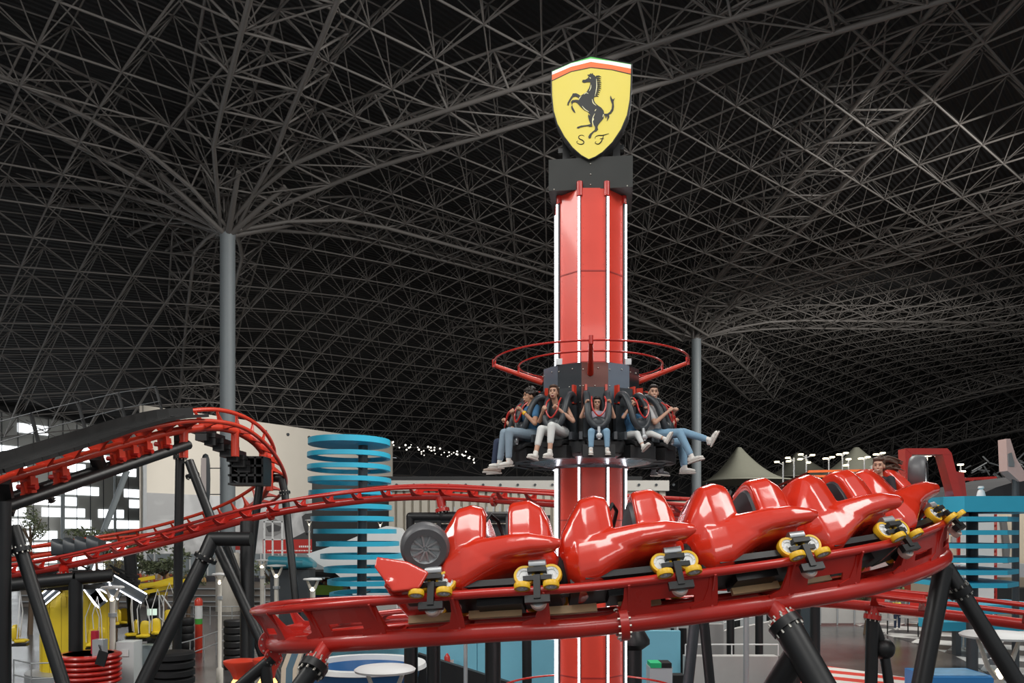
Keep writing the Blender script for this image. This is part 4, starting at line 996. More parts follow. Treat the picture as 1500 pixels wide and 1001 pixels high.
def car(front=False, rear=False):
    root = thing('coaster_car', 'x', 'roller coaster car', (0, 0, 0), 'cars of the red train')
    L = 1.42
    h = MB().loft([(-.22, .12, .36, .48, 2), (-.18, .26, .32, .52, 2.4), (-.05, .42, .24, .58, 2.8), (.15, .50, .30, .60, 3), (.38, .53, .26, .60, 3), (.58, .53, .17, .62, 3.2), (.80, .50, .05, .66, 3.4), (1.0, .44, .03, .68, 3.2), (1.12, .3, .14, .60, 2.6), (1.15, .16, .26, .5, 2)], 32)
    for sd in (1, -1):      # shoulder line sweeping back into a point
        h.add(*(lambda q: (q.v, q.f))(MB().loft([(-.27, .03, .42, .50, 2), (-.17, .09, .37, .54, 2), (.05, .14, .36, .60, 2.6), (.3, .16, .34, .62, 2.6), (.6, .15, .28, .63, 2.6), (.9, .13, .2, .62, 2.2), (1.1, .05, .3, .5, 2)], 20).xf(T_(0, sd*.44, 0)@Matrix(((1, 0, 0, 0), (-.2*sd, 1, 0, .1*sd*.6), (0, 0, 1, 0), (0, 0, 0, 1))))))
    h.loft([(.56, .40, .40, 1.00, 4), (.60, .45, .36, 1.08, 4.4), (.72, .47, .32, 1.12, 4.4), (.88, .47, .30, 1.09, 4), (1.00, .42, .30, .93, 3.2), (1.12, .34, .34, .74, 2.8), (1.16, .2, .38, .6, 2.2)], 30)
    h.loft([(-.16, .24, .40, .66, 2.4), (-.12, .37, .38, .92, 3), (-.05, .43, .36, 1.05, 3.8), (.08, .47, .36, 1.12, 4.6), (.27, .46, .36, 1.12, 4), (.31, .44, .40, 1.09, 4)], 30)
    if front:
        h.loft([(1.0, .36, .12, .62, 3), (1.2, .28, .12, .48, 3), (1.4, .19, .10, .34, 2.8), (1.6, .09, .10, .22, 2.4)], 24)
        h.prism([(1.34, -.6), (1.34, .6), (1.56, .64), (1.62, .56), (1.64, 0), (1.62, -.56), (1.56, -.64)], (0, 0, .08), (1, 0, 0), (0, 1, 0), (0, 0, 1), .05)
        for sd in (1, -1): h.prism([(1.22, .02), (1.12, .2), (1.36, .34), (1.7, .42), (1.72, .30), (1.5, .0)], (0, sd*.6-.025, 0), (1, 0, 0), (0, 0, 1), (0, 1, 0), .05)
    remeshed(h, 'body_shell', CAR, root, .013, 12)
    MB().loft([(.31, .37, .5, 1.02, 4), (.345, .36, .52, 1.0, 4)], 20).build('seat_cushion', PAD, root, local=True)
    MB().loft([(.3, .40, .45, .64, 5), (.6, .40, .45, .64, 5)], 20).build('cockpit_floor', DK, root, local=True)
    b = MB(); b.pipe([(.6, .33, .84), (.52, .34, .96), (.46, .2, .94), (.46, -.2, .94), (.52, -.34, .96), (.6, -.33, .84)], .022, 8); b.build('lap_bar', BLK, root, local=True)
    MB().box((.45, 0, .1), (1.3, .5, .12)).box((.45, 0, .02), (.5, .3, .12)).box((.45, .33, .13), (1.0, .1, .07)).box((.45, -.33, .13), (1.0, .1, .07)).box((1.25, 0, .12), (.5, .1, .08)).build('chassis', BLK, root, local=True, smooth=False)
    MB().loft([(1.1, .2, .14, .44, 3), (1.16, .24, .12, .5, 3), (1.22, .2, .14, .46, 3)], 16).build('coupling_gaiter', DK, root, local=True)
    for sd in (1, -1): bogie(root, 0, sd)
    if front:
        for sd in (1, -1): bogie(root, 1.12, sd)
    if front or rear:
        xs = (1.2, .42) if front else (-.22, .62)
        for sd in (1, -1):
            M = T_(xs[0], sd*.52, xs[1]+.12)@RX(-44*sd)@Matrix.Rotation(math.radians(14*sd), 4, 'Z')
            r, w = (.265, .22) if front else (.25, .2)
            mb = MB().lathe([(r*.6, -w/2), (r*.86, -w/2), (r*.97, -w*.36), (r, -w*.15), (r, w*.15), (r*.97, w*.36), (r*.86, w/2), (r*.6, w/2)], (0, 0, 0), 36, (0, 1, 0), cap=False).xf(M)
            o = mb.build('race_tyre', mat('tyre with painted sheen', (.11, .11, .115), .4, var=.2), root, local=True)  # sidewall blur and reflection put into the rubber colour as grey
            mb = MB().lathe([(r*.62, w*.44), (r*.56, w*.3), (r*.1, w*.25), (.001, w*.3)], (0, 0, 0), 28, (0, 1, 0), cap=False).lathe([(r*.62, -w*.44), (r*.56, -w*.3), (.001, -w*.3)], (0, 0, 0), 28, (0, 1, 0), cap=False)
            for k in range(10): a = 2*PI*k/10; mb.bar((r*.1*math.cos(a), sd*w*.34, r*.1*math.sin(a)), (r*.58*math.cos(a+.2), sd*w*.36, r*.58*math.sin(a+.2)), .02, .02)
            mb.xf(M).build('wheel_rim', LGR, o, local=True)
            MB().tube((xs[0], sd*.2, xs[1]), (xs[0], sd*.45, xs[1]+.1), .035).build('axle', DGR, root, local=True)
    return root
def place(root, s, L=1.12):
    p0, T0, r0, u0 = fat(MF, MS, s); p1, T1, r1, u1 = fat(MF, MS, s+L)
    a = p0+u0*HR; c = p1+u1*HR; X = (c-a).normalized(); U = (u0+u1); U = (U-X*U.dot(X)).normalized(); Yv = U.cross(X)
    root.matrix_world = Matrix((X, Yv, U)).transposed().to_4x4(); root.location = a
    return Matrix.Translation(a)@Matrix((X, Yv, U)).transposed().to_4x4()
rear_px = (790, 1000, 1200, 1335, 1398)
lo = s_at(MF, MS, 1300, 9, 10.2, -1)
svals = [s_at(MF, MS, 790, 8, 10, -1), s_at(MF, MS, 1000, 8, 10, -1), s_at(MF, MS, 1200, 8, 10, -1)]
pitch = (svals[0]-svals[2])/2; svals += [svals[2]-pitch, svals[2]-2*pitch]
print('PITCH', pitch, svals)
labs = ['front car of the red train, with nose wing and big grey black race wheel', 'second red car of the train, passing right in front of the drop tower foot',
        'third red car of the train, just right of the drop tower', 'fourth red car of the train, followed by the car with the rider', 'last red car of the train, carrying the long haired rider']
proto = car(); cars = []
fr_car = car(front=True); re_car = car(rear=True)
cars = [fr_car, dup(proto), dup(proto), proto, re_car]; mats_ = []
for c, s, l in zip(cars, svals, labs): c['label'] = l; mats_.append(place(c, s))
# the rider with windblown hair in the last car
M = mats_[4]; X = M.to_3x3()@V(1, 0, 0)
hp_ = M@V(.42, .06, .62)
yawr = math.atan2(X.y, X.x)
rd = human('person', 'smiling person with long windblown brown hair riding in the last red car', hp_, yawr, .88,
      dict(knL=(.3,.1,-.02), knR=(.3,-.1,-.02), anL=(.36,.1,-.2), anR=(.36,-.1,-.2), toeL=(.46,.1,-.24), toeR=(.46,-.1,-.24), elL=(.1,.25,.12), elR=(.1,-.25,.12), wrL=(.24,.12,.2), wrR=(.24,-.12,.2), hyaw=.25, lean=(0, .0)),
      skin=SKIN, hairm=BRN, top=mat('dark top', (.02, .015, .02), .8), bottom=mat('dark denim', (.03, .045, .09), .8), hair='wind', sleeves=.9)
# ============================================================ BACKDROP AND FAIRGROUND
def obox(x0, x1, y0, y1, Y, dep, m, name, lab, cat, parent=None, z0=None, **k):
    a = P(x0, y0, Y); c = P(x1, y1, Y); zb = c.z if z0 is None else z0
    mb = MB().box(((a.x+c.x)/2, Y+dep/2, (a.z+zb)/2), (abs(c.x-a.x), dep, a.z-zb))
    o = mb.build(name, m, parent, smooth=False)
    return tag(o, lab, cat, **k)
def pl(pts, Y, th, m, name, parent=None, lab=None, cat=None, **k):
    c = P(pts[0][0], pts[0][1], Y)
    mb = MB().prism([(PX(x, Y), PZ(y, Y)) for x, y in pts], (0, Y, 0), (1, 0, 0), (0, 0, 1), (0, 1, 0), th)
    return tag(mb.build(name, m, parent, smooth=False, **k), lab, cat)
# --- long fluted beige building
FB = mat('fluted beige cladding', (.56, .52, .44), .6, var=.05)
fb = thing('fluted_building', 'long pale beige building with fluted cladding and flat parapet behind the rear track', 'building', (PX(770, 60), 60, 0))
a = P(572, 705, 60); c = P(976, 705, 60)
MB().box(((a.x+c.x)/2, 61.5, a.z/2), (c.x-a.x, 2.6, a.z)).build('wall', mat('fluted recess', (.42, .385, .32), .7), fb, smooth=False)
MB().box(((a.x+c.x)/2, 60.0, PZ(712, 60)), (c.x-a.x+.3, .7, .75)).build('parapet', mat('parapet white', (.62, .6, .55), .6, var=.03), fb, smooth=False)
mb = MB(); x = a.x+.1
while x < c.x: mb.box((x, 60.1, PZ(719, 60)/2), (.42, .3, PZ(719, 60))); x += .6
mb.build('fluting', FB, fb, smooth=False)
mb = MB()
for i in range(17): mb.tube((a.x+.5+i*1.26, 59.64, PZ(711, 60)), (a.x+.5+i*1.26, 59.56, PZ(711, 60)), .1, n=8)
mb.build('parapet_bolts', DGR, fb)
MB().box((PX(1052, 61), 62, PZ(735, 61)/2), (PX(1130, 61)-PX(976, 61), 2, PZ(735, 61))).build('low_wing', FB, fb, smooth=False)
MB().box((PX(700, 66), 66, PZ(700, 66)/2), (26, 3, PZ(700, 66))).build('roof_block', BLK, fb, smooth=False)
# string of tiny lights over the dark roof
r = random.Random(2); mb = MB()
for i in range(46):
    px = r.uniform(572, 700); mb.ell(P(px, 649+(px-572)*.18+r.gauss(0, 3.2), 88), r.uniform(.05, .11), 6, 4)
tag(mb.build('string_lights', mat('small bulb', (1, .95, .85), emit=1.6)), 'string of tiny glinting lights above the beige building', 'lights', kind='stuff')
# --- black booth behind the front car
bb = thing('black_booth', 'black framed booth with dark screen behind the front car', 'booth', (PX(700, 32), 32, 0))
obox(610, 800, 768, 880, 32, 1.5, DGR, 'body', None, None, bb, z0=0)
obox(598, 806, 755, 766, 31.6, 2, BLK, 'top_beam', None, None, bb)
for x in (598, 640, 700, 796): obox(x, x+6, 762, 880, 31.5, .2, BLK, 'post', None, None, bb, z0=0)
obox(646, 698, 778, 840, 31.8, .1, mat('screen grey', (.25, .27, .28), .3), 'screen', None, None, bb)
mb = MB()
for i in range(9): mb.box((PX(666+i*9.5, 33), 33, PZ(748, 33)), (.06, .06, .3))
mb.build('slat_row', LGR, bb, smooth=False)
pl([(738, 752), (748, 741), (754, 741), (762, 752)], 33, 1.0, WHT, 'peak_cap', bb)
# --- white sail canopy, teal coach, merch stall
sl = [(449,812),(500,796),(540,779),(566,771),(584,774),(594,786),(602,806),(622,872),(570,913.2),(530,913.2),(512,858),(490,839),(465,826)]
o = pl(sl, 45, 1.6, mat('sail white', (.72, .74, .74), .45, var=.03), 'white_sail', lab='big smooth white sail shaped shell behind the left blue plate tower', cat='shell')
tc_ = thing('teal_coach', 'rounded teal kiosk roof below the red banner, left of the white shell', 'kiosk', (PX(428, 44), 44, 0))
MB().loft([(PX(394, 44), .6, PZ(834, 44), PZ(818, 44), 4), (PX(400, 44), 1, PZ(834, 44), PZ(814, 44), 4), (PX(450, 44), 1, PZ(833, 44), PZ(817, 44), 4), (PX(461, 44), .5, PZ(832, 44), PZ(824, 44), 3)], 20).xf(Matrix.Translation((0, 44, 0))).build('roof', mat('teal paint', (.03, .2, .26), .35), tc_)
MB().box((PX(428, 44), 44.2, PZ(834, 44)/2), (2.0, 1.6, PZ(834, 44))).build('body', DGR, tc_, smooth=False)
stl = thing('merch_stall', 'long stall of small multicoloured goods under a dark canopy', 'stall', (PX(470, 48), 48, 0))
obox(428, 540, 838, 846, 47.5, 3, BLK, 'canopy', None, None, stl)
obox(425, 545, 872, 884, 48, 1, mat('indigo counter', (.06, .08, .22), .5), 'counter', None, None, stl, z0=0)
r = random.Random(9); cols = [(.6, .1, .06), (.7, .35, .05), (.3, .06, .05), (.08, .25, .35), (.6, .5, .3), (.1, .12, .1)]
for ci, cc in enumerate(cols):
    mb = MB()
    for _ in range(70):
        mb.box(P(r.uniform(428, 540), r.uniform(848, 871), 49+r.uniform(-.3, .3)), (r.uniform(.08, .3), .2, r.uniform(.08, .26)))
    g = mb.build('goods', mat('goods %d' % ci, cc, .6), stl, smooth=False); g['kind'] = 'stuff'
obox(452, 500, 858, 872, 47, .4, mat('lime sign', (.35, .6, .08), .5), 'lime_panel', None, None, stl)
# --- left plate tower
def ellipse_ring(c, rx, ry, h, w, n=40, e=2.3, rot=0):
    mb = MB(); vs = []
    for (k, dz) in ((1, 0), (1, h), (0, h), (0, 0)):
        for i in range(n):
            t = 2*PI*i/n; q = w*(1-k); x = (rx-q)*math.copysign(abs(math.cos(t))**(2/e), math.cos(t)); y = (ry-q)*math.copysign(abs(math.sin(t))**(2/e), math.sin(t))
            vs.append(Vector(c)+Matrix.Rotation(rot, 3, 'Z')@V(x, y, dz))
    fs = []
    for a in range(4):
        b_ = (a+1) % 4
        for i in range(n): j = (i+1) % n; fs.append((a*n+i, a*n+j, b_*n+j, b_*n+i))
    return mb.add(vs, fs)
pt_ = thing('plate_tower', 'tower of stacked cyan blue loops on a dark pole, left of the drop tower', 'tower sculpture', (PX(529, 36), 36, 0))
MB().tube((PX(529, 36), 36, 0), (PX(532, 36), 36, PZ(642, 36)), .21, n=20).build('pole', DGR, pt_)
ring_y = [645, 664, 682, 700, 719, 739, 756, 774, 792, 810, 829, 847, 866, 886, 906]
ctr = [512, 512, 512, 513, 514, 514, 517, 521, 525, 531, 536, 541, 544, 546, 548]
for i, (y, cx) in enumerate(zip(ring_y, ctr)):
    z = PZ(y+8, 36); c = (PX(cx, 36), 36, z)
    if i == 0: mb = MB().lathe([(1.0, 0), (1.0, .25)], (0, 0, 0), 40).xf(Matrix.Translation(c)@Matrix.Diagonal((1.76, 2.1, 1, 1)))
    else: mb = ellipse_ring(c, 1.76, 2.1, .2, .16)
    o = mb.build('loop_plate', BLU, pt_); 
    MB().bar((PX(530, 36), 36, z+.1), (PX(530, 36), 37.9, z+.1), .1, .06).bar((PX(530, 36), 36, z+.1), (PX(530, 36), 34.1, z+.1), .1, .06).build('cross_bar', DGR, pt_, smooth=False)
# --- right plate tower
rt = thing('plate_tower', 'tower of flat cyan blue slabs on a dark pole at the right edge', 'tower sculpture', (PX(1427, 27), 27, 0))
MB().tube((PX(1424, 27), 27, 0), (PX(1424, 27), 27, PZ(745, 27)), .18, n=20).build('pole', DGR, rt)
def slab(y0, y1, x0, x1, name='slab'):
    Y = 25.4; z1 = PZ(y0, Y); z0 = PZ(y1, Y); X0, X1, Xm = PX(x0, Y), PX(x1, Y), PX(x1-24 if x1 < 1540 else x1, Y)
    MB().prism([(X0+.3, Y+3.2), (X0, Y+2.6), (X0, Y+.5), (X0+.4, Y), (Xm, Y), (X1+.4, Y+.9), (X1+.4, Y+3.2)], (0, 0, z0), (1, 0, 0), (0, 1, 0), (0, 0, 1), z1-z0).build(name, BLU, rt, smooth=False)
slab(727, 750, 1394, 1560, 'top_slab')
for y in (757, 777, 797, 818, 836, 855): slab(y, y+7, 1396, 1500)
# blue counters near the right edge
obox(1384, 1540, 887, 900, 33, 3, BLU, 'blue_counter', 'long cyan blue counter behind the right end of the rear track', 'counter')
for x in (1400, 1530): tag(obox(x, x+8, 900, 915, 33.3, .3, DGR, 'counter_leg', None, None, z0=0), 'dark post under the long blue counter, %s one' % ('left' if x < 1500 else 'right'), 'post')
obox(1378, 1500, 912, 925, 29, 1.6, BLU, 'blue_bench', 'lower cyan blue ledge in front of the blue counter', 'ledge')
bpy.data.objects['blue_bench'].location.z -= 0
t = MB().tube((PX(1434, 30), 30.2, 0), (PX(1434, 30), 30.2, PZ(925, 29)), .06, n=16).build('ledge_post', DGR); tag(t, 'round dark post under the lower blue ledge', 'post')
# --- beige building at right with grey shapes
rb_ = thing('right_building', 'pale beige facade with grey wedge shapes behind the right blue slab tower', 'building', (PX(1480, 46), 46, 0))
obox(1385, 1640, 742, 870, 46, 4, mat('warm beige facade', (.6, .52, .4), .7), 'wall', None, None, rb_, z0=0)
pl([(1440, 752), (1462, 752), (1470, 795), (1476, 828), (1462, 828), (1452, 790), (1436, 765)], 45.7, .2, mat('wedge white', (.6, .58, .54), .6), 'wedge', rb_)
pl([(1466, 757), (1474, 757), (1480, 800), (1478, 828), (1472, 828), (1470, 790)], 45.5, .2, mat('wedge grey', (.12, .12, .12), .6), 'dark_wedge', rb_)
obox(1385, 1640, 826, 846, 45.3, .4, LGR, 'window_band', None, None, rb_)
obox(1395, 1455, 786, 797, 45.5, .2, LGR, 'grille', None, None, rb_)
obox(1390, 1640, 862, 884, 45, 1, BLK, 'dark_opening', None, None, rb_)
# dark sloped roof, pink fin, small white cone
pl([(1430, 727), (1460, 714), (1500, 702), (1560, 690), (1560, 727)], 30, 6, mat('charcoal roof', (.03, .03, .032), .7), 'sloped_roof', lab='dark sloping roof at the right edge above the blue slabs', cat='roof')
t = thing('pink_fin', 'tall pale pink tail fin with a dark panel at the right edge', 'fin', P(1490, 705, 29))
pl([(1474, 643), (1480, 643), (1489, 672), (1500, 690), (1504, 704), (1494, 706), (1476, 690)], 29, .5, mat('pale pink', (.62, .42, .38), .5), 'fin_body', t)
pl([(1477, 665), (1482, 663), (1486, 678), (1486, 684), (1478, 683)], 28.95, .04, MUG, 'dark_panel', t)
MB().tube((PX(1494, 29), 29.25, 0), (PX(1494, 29), 29.25, PZ(700, 29)), .12).build('post', DGR, t)
tag(MB().lathe([(.16, PZ(727, 27)), (.1, PZ(716, 27)), (.05, PZ(713, 27)), (.1, PZ(712, 27)), (.08, PZ(709, 27))], (PX(1437, 27), 27, -.08), 14).build('white_cone', WHT), 'small white cone standing on the top blue slab', 'cone')
# --- red gate frame and slatted parapets
gt = thing('red_gate', 'red angular gate frame rising behind the last car', 'gate', (PX(1365, 26), 26, 0))
pl([(1326, 657), (1388, 657), (1393, 666), (1336, 666)], 26, .5, RED, 'top_bar', gt)
pl([(1388, 657), (1394, 664), (1412, 735), (1400, 735), (1380, 664)], 26.01, .48, RED, 'side_bar', gt)
pl([(1326, 657), (1336, 666), (1340, 735), (1328, 735)], 26.01, .48, RED, 'side_bar', gt)
pl([(1392, 690), (1412, 692), (1420, 760), (1400, 760)], 26.6, .5, RED, 'back_bar', gt)
def slats(x0, x1, y0, y1, Ya, Yb, n, m, name, lab):
    mb = MB(); a0, c0 = P(x0, y0[0], Ya), P(x1, y0[1], Yb); a1, c1 = P(x0, y1[0], Ya), P(x1, y1[1], Yb)
    t = thing(name, lab, 'parapet', P((x0+x1)/2, y1[1], (Ya+Yb)/2))
    for i in range(n):
        f = i/(n-1); mb.bar(a0.lerp(a1, f), c0.lerp(c1, f), .12, (a0.z-a1.z)/n*.55)
    mb.build('slats', m, t, smooth=False); 
    for f in (0, .33, .66, 1): MB().bar(a0.lerp(c0, f), a1.lerp(c1, f), .12, .12, up=(0, 1, 0)).build('upright', m, t, smooth=False)
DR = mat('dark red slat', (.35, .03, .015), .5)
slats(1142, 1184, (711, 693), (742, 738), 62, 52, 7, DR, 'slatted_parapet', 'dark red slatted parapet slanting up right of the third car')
slats(1184, 1300, (691, 689), (735, 735), 52, 54, 7, mat('painted orange glow slat', (.75, .14, .03), .5), 'slatted_parapet', 'orange red slatted parapet facing us between the tents and the cars')  # orange glow of the slats painted into their base colour
slats(1404, 1458, (703, 700), (928, 916), 40, 44, 30, RED, 'slatted_parapet', 'short red slatted parapet right of the red gate')
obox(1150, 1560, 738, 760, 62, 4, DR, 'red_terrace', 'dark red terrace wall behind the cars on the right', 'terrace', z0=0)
obox(1412, 1456, 716, 723, 39, .3, WHT, 'white_stripe_board', 'short white board under the red slats right of the gate', 'board', z0=0)
# lattice of pale steel behind the gate
o = struts_mesh('pale_lattice', (lambda r: [(np.array([[*P(r.uniform(1395, 1560), r.uniform(675, 712), 90)] for _ in range(70)]), None, None)])(random.Random(3)) if False else (lambda r: [(lambda A, B: (A, B, np.full(len(A), .09)))(*map(np.array, zip(*[((*P(x, y, 90),), (*P(x+r.uniform(-22, 22), y+r.uniform(-14, 14), 91),)) for x, y in [(r.uniform(1400, 1560), r.uniform(676, 706)) for _ in range(60)]])))])(random.Random(3)), LGR, None)
o.parent = CEIL; o['kind'] = 'stuff'
# --- tents
def tent(cx, top, x0, x1, base, Y, lab, dep=7):
    n = 40; m = 14; mb = MB(); vs = []
    Y = Y+dep; c = P(cx, base, Y); hz = PZ(top, Y)-c.z
    for j in range(m+1):
        f = j/m; z = hz*((1-f)**1.75)
        for i in range(n):
            t = 2*PI*i/n; ct, stt = math.cos(t), math.sin(t); L = (PX(x1, Y)-c.x) if ct > 0 else (c.x-PX(x0, Y))
            sq = lambda v: math.copysign(abs(v)**.7, v)
            rr = .05+.95*f
            vs.append(V(c.x+L*rr*sq(ct), Y+dep*rr*sq(stt), c.z+z+(-.5*abs(math.sin(2*t))*f if j == m else 0)*0))
    fs = [(j*n+i, j*n+(i+1) % n, (j+1)*n+(i+1) % n, (j+1)*n+i) for j in range(m) for i in range(n)]; fs.append(tuple(range(n)))
    mb.add(vs, fs)
    t = thing('tent', lab, 'tent', (c.x, Y, 0), 'khaki tents')
    o = mb.build('canopy', TENT, t); s = o.modifiers.new('s', 'SOLIDIFY'); s.thickness = .12
    for q in (x0+6, x1-6):
        MB().tube((PX(q, Y), Y, 0), (PX(q, Y), Y, c.z+.02), .1, n=8).build('pole', LGR, t)
tent(1082, 656, 1029, 1150, 706, 84, 'nearest khaki peaked tent, just right of the grey column')
tent(1168, 664, 1120, 1235, 701, 106, 'middle khaki tent with its peak behind the lamp cluster')
tent(1254, 656, 1190, 1325, 701, 88, 'right khaki tent with a broad peak behind the fourth car')
# --- tall double lamps
def tall_lamp(px, ytop, ybase, Y, heads, lab):
    t = thing('twin_lamp_post', lab, 'lamp post', (PX(px, Y), Y, 0), 'tall warm lamp posts by the tents')
    MB().tube((PX(px, Y), Y, 0), (PX(px, Y), Y, PZ(ytop, Y)), .09, .06, 8).build('pole', LGR, t)
    for dx, dy in heads:
        c = P(px+dx, ytop+dy, Y); MB().bar(V(PX(px, Y), Y, PZ(ytop+4, Y)), c, .06, .06).build('arm', LGR, t, smooth=False)
        MB().box(c, (.32, .3, .1)).build('lamp_head', WARM, t, smooth=False)
tw2 = ((-5, 1), (5, -1))
for i, (px, yt, h) in enumerate(((1147, 677, ((-9, 0),)), (1163, 671, ((-9, 0), (-8, 5))), (1181, 667, ((-8, -1), (9, 0), (-9, 6), (3, 11))), (1214, 671, tw2), (1234, 665, tw2), (1243, 673, ((0, 0), (-4, 9))), (1266, 671, tw2), (1288, 665, tw2))):
    tall_lamp(px, yt, 740, 66, h, ('lamp post with warm heads, %s from the left in the row by the tents' % ['first', 'second', 'third', 'fourth', 'fifth', 'sixth', 'seventh', 'eighth'][i]))
tall_lamp(1407, 685, 720, 60, ((0, -4), (3, 6)), 'lamp post with warm heads just right of the red gate')
for i, (px, py) in enumerate(((1358, 667), (1352, 673), (1376, 667))):
    tag(MB().box(P(px, py, 80), (.7, .4, .25)).build('ceiling_lamp', WARM, smooth=False), 'small warm lamp glowing inside the opening of the red gate', 'lamp', 'warm lamps seen through the gate')
t = obox(1276, 1304, 682, 692, 58, .2, GLS, 'glass_screen', 'pale glass screen behind the long haired rider', 'screen', z0=0); 
# --- red sign panel with white letters between the second and third car
sg = thing('red_sign', 'dark red sign board with cut off white letters behind the cars', 'sign', (PX(1005, 27), 27, 0))
obox(975, 1046, 742, 800, 27, .3, mat('sign dark red', (.4, .02, .015), .4), 'board', None, None, sg)
for x in (985, 1036): MB().tube(P(x, 800, 27.2), V(PX(x, 27.2), 27.2, 0), .06, n=8).build('post', BLK, sg)
def text(s, px, py, Y, hpx, name, m, parent):
    cu_ = bpy.data.curves.new(name, 'FONT'); cu_.body = s; cu_.size = hpx/F*Y*1.38; cu_.extrude = .008; cu_.offset = .006
    ob = bpy.data.objects.new(name, cu_); COL.objects.link(ob); dg = bpy.context.evaluated_depsgraph_get(); dg.update()
    me = bpy.data.meshes.new_from_object(ob.evaluated_get(dg)); bpy.data.objects.remove(ob)
    o = bpy.data.objects.new(name, me); COL.objects.link(o); me.materials.clear(); me.materials.append(m)
    o.parent = parent; p = P(px, py, Y); q = parent
    o.location = p-parent.location; o.rotation_euler = (PI/2, 0, 0); o.scale = (.62, 1, 1); return o
text('UIDE', 993, 763, 26.98, 10, 'lettering', WHT, sg); text('LLEN', 993, 775.5, 26.98, 8, 'lettering', WHT, sg)
# ============================================================ FAIRGROUND FLOOR
GOLD = mat('warm white pole', (.7, .66, .58), .4, var=.04)
def street_lamp(px, py, Y, rd, lab, fork=True, rp=.06, lit=True):
    x = PX(px, Y); zt = PZ(py, Y)
    t = thing('street_lamp', lab, 'street lamp', (x, Y, 0), 'white disc street lamps')
    zf = zt-.5*max(.6, rd/.43)
    MB().lathe([(rp*1.8, 0), (rp*1.8, .5), (rp, .56), (rp, zf)], (x, Y, 0), 14).build('pole', GOLD, t)
    MB().lathe([(rp*1.5, zf-.5), (rp*1.5, zf-.38)], (x, Y, 0), 14).build('collar', LGR, t)
    MB().lathe([(rd*.55, zt-.02), (rd*.97, zt), (rd, zt+.03), (rd*.9, zt+.06), (.02, zt+.09)], (x, Y, 0), 32).build('disc', WHT, t)
    for sd in (-1, 1):
        MB().pipe([(x, Y, zf-.02), (x+sd*rd*.3, Y, zf+.16), (x+sd*rd*.6, Y, zt-.01)], [rp*.8, rp*.6, rp*.45], 8).build('fork', GOLD, t)
    if lit: MB().lathe([(rp*.7, zf-.02), (rp*1.1, zf+.06), (rp*.4, zf+.14)], (x, Y, 0), 12).build('glow', WARM, t)
    return t
street_lamp(564, 984, 11.5, .43, 'nearest white disc lamp, under the left end of the near track', lit=False)
street_lamp(1463, 934, 11.5, .5, 'big white disc lamp with glowing fork at the lower right corner')
street_lamp(165, 862, 26, .35, 'white disc lamp standing in front of the red ridged tub', rp=.085)
street_lamp(322, 843, 27, .26, 'slim white disc lamp between the black bent legs')
street_lamp(384, 822, 40, .3, 'slim glowing fork lamp left of the pair near the mural', rp=.1)
street_lamp(405, 830, 36, .42, 'slim glowing fork lamp, right one of the pair near the mural', rp=.1)
street_lamp(458, 850, 31, .36, 'white disc lamp before the merch stall, left of the plate tower', rp=.1)
street_lamp(453, 763, 58, .3, 'tall thin fork lamp rising in front of the mural figure', rp=.06)
street_lamp(557, 764, 56, .3, 'small fork lamp head seen between the blue loops', rp=.05)
street_lamp(1410, 828, 36, .38, 'white fork lamp seen between the right blue slabs')

# --- swing ride with the yellow drum
sx, sy = PX(110, 28), 28.0
sr = thing('swing_ride', 'yellow drum swing ride with black crown, light strips and hanging yellow seats', 'swing ride', (sx, sy, 0))
MB().lathe([(1.05, .35), (1.05, 3.15)], (sx, sy, 0), 48).build('drum', YELP, sr)
mb = MB()
for k in range(16): a = 2*PI*k/16+.1; mb.box((sx+1.052*math.cos(a), sy+1.052*math.sin(a), 1.75), (.012, .012, 2.8), rz=a)
mb.build('drum_seams', mat('drum seam', (.45, .32, .02), .5), sr, smooth=False)
MB().lathe([(1.5, 0), (1.5, .3), (1.1, .36)], (sx, sy, 0), 40).build('plinth', LGR, sr)
r = random.Random(12); mb = MB()
for i in range(26):
    a = 2*PI*i/26; z = 3.25+r.uniform(-.05, .3); R1 = 2.0
    mb.bar((sx+.4*math.cos(a), sy+.4*math.sin(a), z+.1), (sx+R1*math.cos(a), sy+R1*math.sin(a), z), .09, .1)
    mb.bar((sx+R1*math.cos(a), sy+R1*math.sin(a), z), (sx+1.2*math.cos(a+.24), sy+1.2*math.sin(a+.24), z+.35), .05, .05)
mb.lathe([(2.0, 3.15), (2.05, 3.3), (1.9, 3.35)], (sx, sy, 0), 40); mb.lathe([(.5, 3.2), (.9, 3.45), (.5, 3.7)], (sx, sy, 0), 24)
mb.build('crown', BLK, sr, smooth=False)
for (x0, y0, x1, y1, Y) in ((58,884,84,862,26.8), (126,853,148,884,26.7), (138,868,152,886,26.7), (150,856,178,872,26.8), (165,850,212,877,26.6)):
    a, c = P(x0, y0, Y), P(x1, y1, Y); d = (c-a).normalized(); n_ = V(-d.z, 0, d.x)*.17
    bd_ = MB().bar(a, c, .06, .34, up=n_).build('light_board', DGR, sr, smooth=False)
    for sd in (-1, 0, 1) if x0 == 58 else (-1, 1): MB().tube(a+n_*sd+V(0, -.06, 0), c+n_*sd+V(0, -.06, 0), .018, n=8).build('light_strip', LED, bd_)
mb = MB()
for i in range(3): mb.box((sx-.42+i*.28, sy-1.03, 2.7), (.24, .03, .36))
mb.build('drum_hatch', mat('hatch yellow', (.7, .5, .03), .5), sr, smooth=False)
